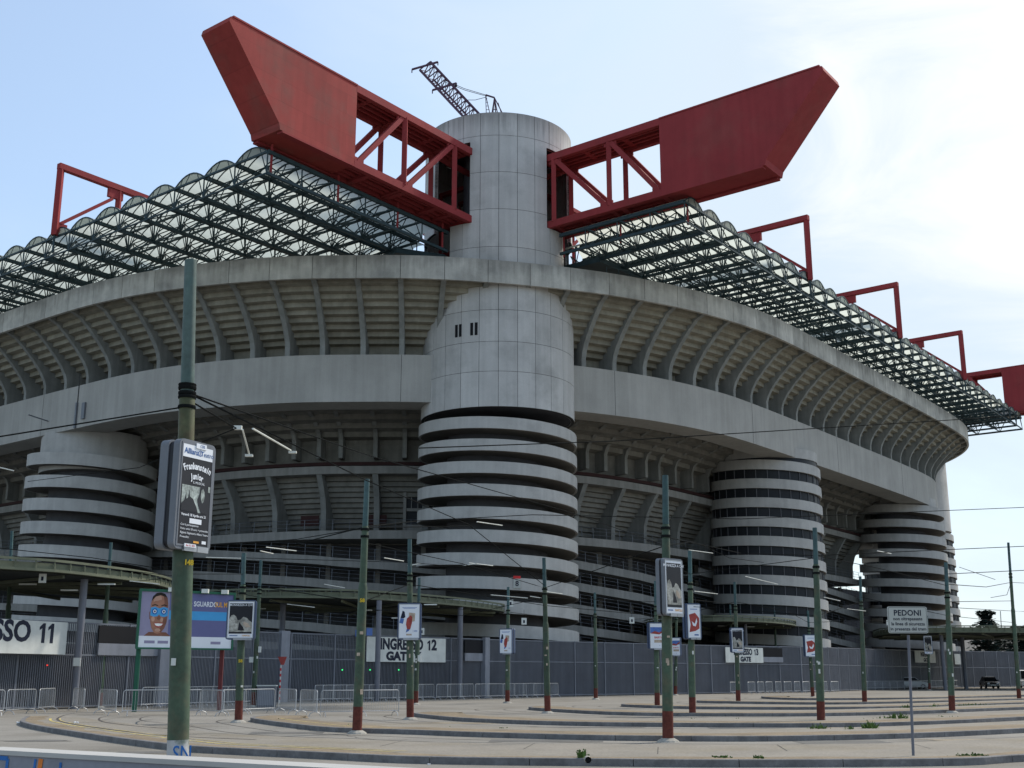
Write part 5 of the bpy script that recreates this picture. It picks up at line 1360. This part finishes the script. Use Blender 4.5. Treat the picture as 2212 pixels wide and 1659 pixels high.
# litter, pipe, tufts
def litter(px, py, s_, label, z=0.):
    g_ = gp(px, py, z); q = MB(); rn = random.Random(px)
    for k in range(5):
        c = g_ + Vector((rn.uniform(-s_, s_), rn.uniform(-s_, s_), s_ * .35)); q.box(c, (s_ * rn.uniform(.5, 1), s_ * rn.uniform(.4, .8), s_ * .6), (Vector((cos(k), sin(k), .3)).normalized(), Vector((-sin(k), cos(k), 0)), Vector((0, 0, 1))))
    tag(q.build('paper_litter', M['litter']), label, 'litter')
litter(1812, 1594, .14, 'crumpled white paper at the second kerb among the weeds'); litter(40, 1562, .07, 'white scrap near the tip of the first kerb'); litter(165, 1562, .07, 'white scrap on the paved loop at the left', KH)
litter(1345, 1593, .05, 'small white scrap by the second kerb left of the red based pole'); litter(700, 1573, .03, 'tiny white scrap on the paving beside the tall pole left of gate twelve'); litter(925, 1652, .03, 'tiny white scrap on the road by the nearest kerb')
g0 = gp(1270, 1648, .10); t = thing('drain_pipe', 'short dark drain pipe mouth in the nearest kerb', 'pipe', g0)
q = MB(); q.tube([g0 + Vector((0, .2, .06)), g0 + Vector((0, -.14, .06))], .062, 14, cap=False); q.build('pipe_wall', M['foot'], t, smooth=True)
q = MB(); q.tube([g0 + Vector((0, .1, .06)), g0 + Vector((0, -.08, .06))], .056, 14); q.build('dark_mouth', M['black'], t)
M['patch'] = surf('dark_asphalt_patch', (.13, .125, .115), .95, var=.2, scale=1.5, fine=.25, fscale=25, bump=.3)
M['sand'] = surf('sandy_dust', (.27, .225, .16), .95, var=.3, scale=1.5, fine=.3, fscale=20)
M['crack'] = surf('crack_line', (.07, .065, .06), .95, var=.3)
def blob(px, py, rx, ry, z, m_, nm, seed):
    c = gp(px, py, z); rn = random.Random(seed); ph = [rn.uniform(0, 6.3) for _ in range(4)]; q = MB()
    q.poly([c + Vector((cos(a_) * rx * (1 + .22 * sin(3 * a_ + ph[0]) + .12 * sin(7 * a_ + ph[1])), sin(a_) * ry * (1 + .25 * sin(2 * a_ + ph[2]) + .1 * sin(5 * a_ + ph[3])), 0)) for a_ in [2 * pi * k / 40 for k in range(40)]])
    tag(q.build(nm, m_, fix=False), kind='structure')
def quad(px, py, w_, l_, ang, z, m_, nm):
    c = gp(px, py, z); u = Vector((cos(ang), sin(ang), 0)) * w_ / 2; v_ = Vector((-sin(ang), cos(ang), 0)) * l_ / 2; q = MB(); q.poly([c - u - v_, c + u - v_, c + u + v_, c - u + v_]); tag(q.build(nm, m_, fix=False), kind='structure')
for k, (px, py, w_, l_, an) in enumerate(((620, 1583, 2.2, 1.4, .1), (1180, 1600, 3.0, 1.2, -.05), (1820, 1603, 2.4, 1.6, .04), (1620, 1574, 2.5, 1.8, 0), (330, 1625, 1.6, .8, .2))): quad(px, py, w_, l_, an, .0045, M['patch'], 'road_patch')
for k, (px, py, rx, ry) in enumerate(((1550, 1612, 1.3, .35), (980, 1604, 1.0, .3), (2100, 1598, 1.6, .4), (1250, 1571, 1.8, .5), (1900, 1572, 2.0, .4), (80, 1600, .9, .4), (1000, 1562, 1.5, .5), (1400, 1549, 2, .5))): blob(px, py, rx, ry, .006, M['patch'] if k % 2 else M['sand'], 'dust_stain', k)
def crack(pts, z, seed):
    P = resample([gp(x, y, z) for x, y in pts], step=.35); rn = random.Random(seed); q = MB()
    P = [p + Vector((rn.gauss(0, .05), rn.gauss(0, .05), 0)) for p in P]
    for a_, b2 in zip(P, P[1:]):
        d_ = (b2 - a_).normalized(); n2 = Vector((-d_.y, d_.x, 0)) * .014; q.poly([a_ - n2, b2 - n2, b2 + n2, a_ + n2])
    tag(q.build('pavement_crack', M['crack'], fix=False), kind='structure')
for k, pts in enumerate((((520, 1594), (700, 1600), (900, 1597)), ((980, 1612), (1130, 1606), (1260, 1614)), ((1560, 1622), (1700, 1612), (1860, 1618)), ((640, 1575), (760, 1590), (820, 1600)), ((1900, 1600), (2050, 1596), (2200, 1601)), ((1350, 1570), (1500, 1575)))): crack(pts, (KH + .001) if 0 else .008, k)
for k, (px, py) in enumerate(((450, 1590), (820, 1612), (1130, 1618), (1420, 1628), (1700, 1622), (2010, 1617))):
    a_ = gp(px, py, KH); q = MB(); q.poly([a_, a_ + Vector((.015, 0, 0)), a_ + Vector((.3, 2.3, 0)), a_ + Vector((.285, 2.3, 0))]); tag(q.build('paving_joint', M['crack'], fix=False), kind='structure')
def tuft(px, py, w_, h_, label, z=KH, dens=60):
    g_ = gp(px, py, z); q = MB(); rn = random.Random(px * 7 + py)
    for k in range(dens):
        x = rn.gauss(0, w_ / 2.6); yv = rn.gauss(0, .10); hh = h_ * rn.uniform(.25, 1) * (1 - min(1, abs(x) / w_) * .6)
        c = g_ + Vector((x, yv, -.01)); lean = Vector((rn.gauss(0, .4), rn.gauss(0, .4), 1)).normalized(); a_ = rn.uniform(0, pi); s_ = Vector((cos(a_), sin(a_), 0)) * rn.uniform(.018, .045)
        tip = c + lean * hh; mid = c + lean * hh * .55
        q.poly([c, mid + s_, tip, mid - s_])
        if k % 3 == 0:
            for j in range(3):
                m_ = c + lean * hh * rn.uniform(.4, 1); u = Vector((rn.uniform(-1, 1), rn.uniform(-1, 1), rn.uniform(-.2, .6))).normalized() * rn.uniform(.03, .07); v_ = u.cross(Vector((rn.uniform(-1, 1), 1, .3))).normalized() * .02
                q.poly([m_, m_ + u * .6 + v_, m_ + u, m_ + u * .6 - v_])
    tag(q.build('weed_tuft', M['leaf'], fix=False), label, 'weeds', 'weed tufts along the kerbs')
for a_ in ((1256, 1637, .10, .22, 'small weed growing over the drain pipe', KH, 40), (1770, 1584, .45, .38, 'left weed clump beside the crumpled paper', 0, 90), (1838, 1585, .40, .32, 'middle weed clump just right of the crumpled paper', 0, 80), (1878, 1583, .32, .5, 'upright weed clump farthest right of the crumpled paper', 0, 90), (1940, 1560, .9, .45, 'wide weed clump on the third kerb left of the notice post', 0, 120), (2040, 1556, 1.2, .22, 'low green strip of weeds right of the notice post', 0, 110), (1958, 1535, .5, .4, 'weed tuft on the fourth kerb behind the notice post', 0, 70), (2100, 1528, 2.4, .3, 'long weed row on the far kerb at the right', 0, 160), (2018, 1532, .5, .35, 'weed tuft left of the far corner pole foot', 0, 60), (600, 1561, .7, .16, 'thin weeds at the tip of the second kerb', 0, 70), (700, 1570, .6, .14, 'flat weeds on the second kerb left of the tall thick pole', 0, 60), (755, 1575, .25, .2, 'weed tuft right before the tall thick pole', 0, 40), (965, 1580, .5, .18, 'weeds on the second kerb right of the gate twelve pole', 0, 60), (1085, 1583, .4, .22, 'weed tuft on the second kerb under the small poster box', 0, 60), (1320, 1560, .3, .16, 'flat weeds on the third kerb left of the red based pole', 0, 40), (1500, 1561, .4, .2, 'weed tuft on the third kerb right of the red based pole', 0, 50), (1590, 1560, .4, .2, 'weed tuft on the third kerb under the gate thirteen sign', 0, 50), (1600, 1540, 2.0, .14, 'faint weed line on the fourth kerb', 0, 80), (1150, 1583, .5, .16, 'low weeds on the second kerb under the corner tower', 0, 50), (1420, 1590, .4, .14, 'sparse weeds on the second kerb left of the red pole base', 0, 40), (1700, 1590, .6, .16, 'thin weeds on the second kerb left of the weed clumps', 0, 60), (2160, 1577, .8, .18, 'thin weeds on the second kerb near the right edge', 0, 60), (1860, 1528, 1.2, .2, 'weed line behind the bare pole in the tower gap', 0, 60), (330, 1607, .3, .1, 'tiny weeds on the nearest kerb left of the big pole', 0, 40), (1640, 1637, .2, .05, 'flat weeds at the nearest kerb left of the notice post', KH, 40), (1560, 1636, .18, .05, 'flat weeds at the nearest kerb right of the drain pipe', KH, 40), (2100, 1632, .4, .05, 'flat weeds at the nearest kerb right of the notice post', KH, 50)):
    tuft(*a_)

# ------------------------------------------------------------ person far off
g0 = gp(1803, 1493)
PR = thing('person', 'person in dark blue top and pale trousers walking far away by the fence', 'person', g0, radians(-60))
def skinmesh(name, verts, edges, radii, mat, parent):
    me = bpy.data.meshes.new(name); me.from_pydata(verts, edges, []); o = bpy.data.objects.new(name, me); COL.objects.link(o)
    sk = o.modifiers.new('s', 'SKIN'); sb = o.modifiers.new('u', 'SUBSURF'); sb.levels = 2; sb.render_levels = 2
    for i, r_ in enumerate(radii): me.skin_vertices[0].data[i].radius = (r_, r_ * .9)
    me.skin_vertices[0].data[0].use_root = True
    dg = bpy.context.evaluated_depsgraph_get(); m2 = bpy.data.meshes.new_from_object(o.evaluated_get(dg)); bpy.data.objects.remove(o)
    m2.materials.clear(); m2.materials.append(mat); m2.name = name
    for p in m2.polygons: p.use_smooth = True
    r_ = bpy.data.objects.new(name, m2); COL.objects.link(r_); r_.parent = parent; return r_
V = [(0, 0, .95), (0, 0, 1.2), (0, 0, 1.42), (0, 0, 1.5), (0, .01, 1.62), (0, .01, 1.70), (-.19, 0, 1.40), (-.25, .06, 1.14), (-.25, -.04, .92), (.19, 0, 1.40), (.24, -.10, 1.15), (.23, .02, .94), (-.10, 0, .88), (-.10, -.20, .50), (-.10, -.26, .08), (-.10, -.36, .04), (.10, 0, .88), (.10, .14, .50), (.10, .30, .10), (.10, .22, .04),
     (-.26, -.07, .84), (.24, .06, .86)]
Eg = [(0, 1), (1, 2), (2, 3), (3, 4), (4, 5), (2, 6), (6, 7), (7, 8), (2, 9), (9, 10), (10, 11), (0, 12), (12, 13), (13, 14), (14, 15), (0, 16), (16, 17), (17, 18), (18, 19), (8, 20), (11, 21)]
Rr = [.15, .14, .13, .06, .10, .08, .07, .05, .038, .07, .05, .038, .10, .07, .05, .045, .10, .07, .05, .045, .035, .035]
skinmesh('body', V, Eg, Rr, M['skinreal'], PR)
V2 = [V[i] for i in (0, 1, 2, 6, 7, 9, 10)]; skinmesh('shirt', V2, [(0, 1), (1, 2), (2, 3), (3, 4), (2, 5), (5, 6)], [.165, .16, .15, .085, .07, .085, .07], M['shirt'], PR)
V3 = [V[i] for i in (0, 12, 13, 14, 16, 17, 18)]; skinmesh('trousers', V3, [(0, 1), (1, 2), (2, 3), (0, 4), (4, 5), (5, 6)], [.16, .12, .09, .068, .12, .09, .068], M['trousers'], PR)
q = MB(); q.lathe(Vector((0, .02, 1.66)), [(.105, 0), (.108, .06), (.08, .11), (.02, .13)], 12); q.build('hair', M['hair'], PR, local=True, smooth=True)
for s_ in (-.23, .2):
    pass
q = MB(); q.box((.27, .06, .72), (.10, .26, .26)); tag(q.build('carrier_bag', M['litter'], PR, local=True))
bagobj = PR.children[-1]; bagobj.parent = None; bagobj.location = g0; bagobj.rotation_euler = (0, 0, radians(-60)); tag(bagobj, 'small white carrier bag held by the person far away', 'bag')

# ------------------------------------------------------------ vehicles
def car(px, py, rz, paint, label, L=4.1, Wd=1.7, Hh=1.45, van=False, lights=True):
    g_ = gp(px, py); t = thing('parked_car' if not van else 'van', label, 'car' if not van else 'van', g_, rz)
    # side profile in x (length) z; front at -x
    if not van:
        body = [(-L / 2, .35), (-L / 2 + .02, .62), (-L / 2 + .35, .80), (-L / 2 + 1.05, .92), (L / 2 - .55, .95), (L / 2 - .05, .86), (L / 2, .5), (L / 2 - .08, .28), (-L / 2 + .15, .24)]
        cab = [(-L / 2 + .95, .90), (-L / 2 + 1.62, Hh - .05), (-L / 2 + 2.1, Hh), (L / 2 - 1.0, Hh - .03), (L / 2 - .38, .92)]
    else:
        body = [(-L / 2, .4), (-L / 2 + .02, .95), (-L / 2 + .5, 1.12), (-L / 2 + .9, 1.2), (L / 2, 1.2), (L / 2, .35), (-L / 2 + .1, .28)]
        cab = [(-L / 2 + .55, 1.14), (-L / 2 + 1.25, Hh - .08), (-L / 2 + 1.6, Hh), (L / 2 - .1, Hh), (L / 2 - .02, 1.18)]
    q = MB()
    def loft(pr, ws):
        secs = []
        for f_, w_ in ws:
            cx_ = sum(p[0] for p in pr) / len(pr); cz_ = sum(p[1] for p in pr) / len(pr)
            secs.append([(cx_ + (x - cx_) * f_, w_, cz_ + (z - cz_) * f_) for x, z in pr])
        q.strip(secs)
    loft(body, [(.93, -Wd / 2), (1, -Wd / 2 + .10), (1, Wd / 2 - .10), (.93, Wd / 2)])
    q.build('body', paint, t, local=True, smooth=True)
    q = MB(); wt = Wd / 2 - .20; wb = Wd / 2 - .08
    def cabloft(pr, k):
        zs = [p[1] for p in pr]; z0, z1 = min(zs), max(zs)
        secs = []
        for s_ in (-1, 1): secs.append([(x, s_ * (wb + (wt - wb) * (z - z0) / (z1 - z0)) * k, z) for x, z in pr])
        q.strip(secs)
    cabloft(cab, 1.); q.build('cabin', paint, t, local=True, smooth=True)
    # glazing slightly proud
    zlo = min(p[1] for p in cab) + .06; zhi = Hh - .09
    def xat(z, side):
        pr = cab[:2] if side < 0 else cab[-2:]
        (x0, z0), (x1, z1) = pr; return x0 + (x1 - x0) * (z - z0) / (z1 - z0)
    for s_ in (-1, 1):
        g2 = MB(); wa = lambda z: s_ * (wb + (wt - wb) * (z - cab[0][1]) / (Hh - cab[0][1]) + .012)
        pts_ = [(xat(zlo, -1) + .15, wa(zlo), zlo), (xat(zhi, -1) + .12, wa(zhi), zhi), ((xat(zhi, 1) - .12) if not van else -.2, wa(zhi), zhi), ((xat(zlo, 1) - .15) if not van else -.2, wa(zlo), zlo)]
        g2.poly(pts_); g2.build('side_window', M['glass'], t, local=True, fix=False)
    for side in (-1, 1):
        g2 = MB(); k = .88
        pts_ = [(xat(zlo, side) + side * .015, -wb * k, zlo), (xat(zhi, side) + side * .015, -wt * k, zhi), (xat(zhi, side) + side * .015, wt * k, zhi), (xat(zlo, side) + side * .015, wb * k, zlo)]
        g2.poly(pts_); g2.build('windscreen' if side < 0 else 'rear_window', M['glass'], t, local=True, fix=False)
    for xw in (-L / 2 + .78, L / 2 - .78):
        for s_ in (-1, 1):
            wq = MB(); wq.tube([(xw, s_ * (Wd / 2 - .19), .31), (xw, s_ * (Wd / 2 + .01), .31)], .31, 16); w_ = wq.build('wheel', M['tyre'], t, local=True)
            hq = MB(); hq.tube([(xw, s_ * (Wd / 2 - .02), .31), (xw, s_ * (Wd / 2 + .02), .31)], .18, 10); hq.build('rim', M['chrome'], w_, local=True)
    for s_ in (-1, 1):
        hq = MB(); hq.box((-L / 2 + .10, s_ * (Wd / 2 - .28), .66), (.16, .30, .14)); hq.build('headlight', M['lamp'], t, local=True)
    hq = MB(); hq.box((-L / 2 + .0, 0, .42), (.05, .5, .11)); hq.build('number_plate', M['signwhite'], t, local=True)
    hq = MB(); hq.box((-L / 2 - .005, 0, .60), (.05, .8, .10)); hq.build('grille', M['black'], t, local=True)
    for s_ in (-1, 1):
        hq = MB(); hq.box((xat(zlo, -1) + .25, s_ * (Wd / 2 + .08), zlo + .07), (.12, .2, .13)); hq.build('door_mirror', M['tyre'], t, local=True)
    return t
car(2138, 1487, radians(82), M['carblack'], 'black car driving towards the viewer at the right', Hh=1.5)
car(1968, 1488, radians(180), M['carsilver'], 'silver car passing behind the post of the pedestrian notice', Hh=1.45)
car(2217, 1486, radians(75), M['carwhite'], 'white van partly cut by the right edge behind the tall pole', L=4.9, Wd=1.9, Hh=2.35, van=True)
# far side railing behind the cars
mb = MB(); pts = resample([Vector((wx(1560 + 540, 132)[0], 132, 0)), Vector((wx(2230, 138)[0], 138, 0))], step=1.5)

# ------------------------------------------------------------ far trees and house
def leafcrown(t, c, rad, hgt, n, rn, mat, flat=.5, layers=True, ls=.55):
    q = MB()
    for k in range(n):
        if layers:
            lv = rn.random() ** .8; z = hgt * lv; rr_ = rad * (1 - lv * .72) * (.75 + .25 * sin(lv * 21)) * sqrt(rn.random()) * rn.uniform(.85, 1.12); a_ = rn.uniform(0, 2 * pi)
            p = c + Vector((rr_ * cos(a_), rr_ * sin(a_), z - rr_ * .12))
        else:
            a_ = rn.uniform(0, 2 * pi); e_ = rn.uniform(-1, 1); rr_ = rad * rn.random() ** .45 * (1 + .25 * sin(a_ * 3 + e_ * 5))
            p = c + Vector((rr_ * cos(a_) * sqrt(1 - e_ * e_), rr_ * sin(a_) * sqrt(1 - e_ * e_), hgt * .5 + e_ * hgt * .5 * rr_ / rad))
        u = Vector((rn.uniform(-1, 1), rn.uniform(-1, 1), rn.uniform(-.3, .3))).normalized() * ls * rn.uniform(.5, 1.2); v_ = u.cross(Vector((rn.uniform(-.5, .5), rn.uniform(-.5, .5), 1))).normalized() * ls * rn.uniform(.3, .7)
        q.poly([p - u, p + v_, p + u, p - v_])
    q.build('crown', mat, t, fix=False)
def tree(px, ytop, Y, rad, h0, label, layers=True, n=900, seed=1):
    x_, y_ = wx(px, Y); zt2 = dp(px, ytop, Y).z; t = thing('conifer_tree' if layers else 'broad_tree', label, 'tree', Vector((x_, y_, 0)))
    q = MB(); q.tube([(x_, y_, 0), (x_ + .1, y_, zt2 * .5), (x_, y_, zt2 * .97)], [.35, .24, .06], 8)
    rn = random.Random(seed)
    for k in range(9):
        a_ = rn.uniform(0, 2 * pi); z_ = h0 + (zt2 - h0) * rn.uniform(.1, .8); q.tube([(x_, y_, z_), (x_ + cos(a_) * rad * .6, y_ + sin(a_) * rad * .6, z_ + .3)], [.1, .03], 5)
    q.build('trunk', M['trunk'], t, smooth=True)
    leafcrown(t, Vector((x_, y_, h0)), rad, zt2 - h0, n, rn, M['cedar'], layers=layers)
tree(2140, 1318, 190, 4.2, 4.5, 'dark spreading cedar on the skyline right of the far corner tower', True, 1300, 5)
tree(2212, 1352, 200, 4.0, 4.0, 'lower dark cedar at the right edge of the skyline', True, 1000, 8)
tree(2165, 1362, 205, 4.5, 3.0, 'low dark round tree under the cedar', False, 900, 9)
tree(2270, 1350, 215, 5, 3.0, 'dark tree just beyond the right edge', False, 900, 11)
x_, y_ = wx(2155, 215); t = thing('distant_house', 'low distant house with grey sloping roof between the trees and the canopy', 'house', Vector((x_, y_, 0)))
q = MB(); q.box(Vector((x_, y_, 2.6)), (13, 8, 5.2)); q.build('wall', M['stone_house'], t)
q = MB(); q.prism([Vector((x_ - 7, y_ - 4.5, 5.21)), Vector((x_ - 7, y_ + 4.5, 5.21)), Vector((x_ - 7, y_, 8.0))], (14, 0, 0)); q.build('roof', M['roof_grey'], t)
for k in range(4): q = MB(); q.box(Vector((x_ - 4.5 + 3 * k, y_ - 4.02, 3.4)), (1.1, .1, 1.4)); q.build('window', M['glass'], t)

# ------------------------------------------------------------ overhead tram wires
WN = thing('overhead_wires', 'net of black tram wires with pale insulator rods slung between the poles', 'wires', (0, 0, 0))
def wire(pts, r=.014, sag=0.):
    P = []
    for a_, b2 in zip(pts, pts[1:]):
        for k in range(8): f = k / 8.; P.append(a_.lerp(b2, f) - z3(sag * 4 * f * (1 - f)))
    P.append(pts[-1]); q = MB(); q.tube(P, r * 1.25, 5, cap=False); q.build('wire', M['wire'], WN)
def rod(a_, b2, r=.03): q = MB(); q.tube([a_, b2], r * .85, 7); q.build('insulator_rod', M['rod'], WN)
def pz(k, f): t_, q_, g_, r_ = POLES[k]; h = None; return q_
def att(k, py):
    t_, q_, g_, r_ = POLES[k]; z = dp(1106 + g_.x / g_.y * 2636, py, g_.y).z; return q_(z)
N0 = q0(zat0(878)); N1 = q0(zat0(848)); N2 = q0(zat0(862))
wire([dp(-260, 1008, 14.5), dp(0, 943, 16.0), N0], .009)
wire([N1, dp(790, 1037, 34), dp(1012, 1133, 45), att('i', 1265)], .013); wire([N1, dp(800, 985, 32), dp(1250, 1112, 50), dp(1440, 1180, 60)], .012)
wire([N2, dp(510, 925, 23)], .012); wire([dp(510, 925, 23), dp(300, 1010, 40), dp(60, 1040, 50)], .01)
rod(dp(524, 928, 24), dp(538, 980, 25), .022); rod(dp(546, 926, 24), dp(628, 973, 27), .024)
q = MB(); q.box(dp(538, 984, 25), (.16, .08, .05)); q.box(dp(632, 977, 27), (.18, .08, .05)); q.box(dp(514, 924, 23.5), (.16, .08, .08)); q.each('wire_clamp', M['rod'], WN)
wire([dp(905, 968, 46), dp(1320, 953, 56), dp(2090, 905, 70), dp(2400, 885, 80)], .02)
wire([dp(640, 1175, 58), att('e', 1138), dp(905, 1125, 60), dp(1150, 1112, 66), dp(1600, 1121, 70), dp(2212, 1096, 78), dp(2420, 1088, 82)], .018)
wire([dp(420, 1180, 46), dp(640, 1165, 46), att('e', 1140), dp(1014, 1136, 46)], .012)
rod(dp(1030, 1127, 46), dp(1085, 1135, 48), .022); rod(dp(1000, 1222, 52), dp(1030, 1217, 52), .02)
wire([att('e', 1172), dp(1000, 1218, 50), att('i', 1270), att('l', 1178)], .012); wire([att('f', 1225), dp(1010, 1222, 50)], .012)
wire([att('l', 1178), dp(1500, 1170, 60), dp(1575, 1205, 70), dp(1650, 1215, 72)], .012); wire([att('l', 1160), dp(1600, 1195, 50), att('s', 1200)], .012)
wire([att('s', 1200), dp(1900, 1228, 48), att('v', 1265)], .012); wire([att('s', 1200), dp(2212, 1180, 50), dp(2400, 1172, 54)], .012); wire([att('s', 1205), att('n', 1240), att('l', 1215)], .011)
wire([att('v', 1240), dp(2212, 1232, 60), dp(2400, 1228, 64)], .014); wire([att('v', 1262), dp(2130, 1268, 64), att('w', 1258)], .014); wire([att('w', 1258), dp(2420, 1270, 60)], .013)
wire([att('v', 1300), att('w', 1298)], .013); wire([att('v', 1312), dp(2120, 1316, 66), att('w', 1320), dp(2420, 1330, 70)], .012); wire([dp(2072, 1225, 66), dp(2150, 1252, 66)], .012)
wire([att('w', 1258), dp(2175, 1285, 68), dp(2140, 1291, 68)], .012)
wire([att('a', 1235), dp(110, 1250, 64), att('b', 1262), dp(350, 1250, 60), att('d', 1290), dp(700, 1330, 62), att('g', 1310), att('h', 1322), att('j', 1345), att('m', 1330), att('o', 1300), dp(1700, 1320, 80), att('r', 1345), att('u', 1340), att('x', 1345)], .013)
wire([att('a', 1200), att('b', 1228), att('c', 1262), att('e', 1300), att('f', 1262), att('i', 1308), att('k', 1330), att('n', 1295), att('o', 1305)], .012)
wire([att('c', 1240), dp(420, 1240, 40), dp(200, 1205, 38), dp(-40, 1180, 36)], .01); wire([att('i', 1240), att('f', 1215), att('c', 1205)], .01)
wire([att('k', 1300), att('i', 1290), dp(1000, 1330, 60), att('d', 1300)], .011); wire([att('u', 1300), att('s', 1330), att('n', 1310)], .011); wire([att('u', 1290), att('v', 1330), att('w', 1345)], .011)
for a_, b2 in (((575, 1182, 44), (640, 1190, 45)), ((562, 1190, 44), (590, 1196, 45)), ((830, 1205, 50), (872, 1212, 52)), ((880, 1222, 52), (910, 1217, 52)), ((1013, 1216, 52), (1065, 1222, 53)), ((1488, 1170 + 18, 60), (1540, 1195, 62)), ((1610, 1245, 62), (1680, 1262, 64)), ((1500, 1277, 60), (1550, 1283, 62)), ((700, 1262, 62), (745, 1270, 62)), ((280, 1285 - 30, 56), (345, 1262, 56)), ((1145, 1288, 60), (1170, 1292, 60)), ((0, 1010, 42), (30, 1017, 42)), ((1180, 1278, 60), (1215, 1283, 61)), ((1060, 1285, 60), (1140, 1292, 60)), ((1780, 1290, 64), (1815, 1298, 65)), ((1830, 1315, 70), (1870, 1320, 72)), ((620, 1305, 66), (680, 1312, 66)), ((1895, 1190, 50), (1925, 1196, 52)), ((445, 1204, 50), (520, 1206, 50))):
    rod(dp(*a_), dp(*b2), .022)
for px, py, Yc in ((92, 1249, 60), (1103, 1303, 80), (1132, 1342, 85), (911, 1364, 84), (1365, 1340, 90), (1919, 1345, 110)):
    c = dp(px, py, Yc); t = thing('hanging_number_plate', {92: 'small white hanging plate under the gate eleven canopy', 1103: 'tiny white plate on the lower bands of the corner tower', 1132: 'small white plate right of the middle canopy tip', 911: 'small white plate hanging above the gate twelve sign', 1365: 'small white hanging plate left of the thick middle pole', 1919: 'small white hanging plate left of the pedestrian notice'}[px], 'sign', c)
    q = MB(); q.box(c, (.36, .06, .46)); q.build('plate', M['signwhite'], t); q = MB(); q.box(c + Vector((0, -.035, -.02)), (.12, .01, .2)); q.build('dark_digit', M['ink'], t); q = MB(); q.bar(c + z3(.235), c + z3(.8), .02); q.build('hanger', M['wire'], t)
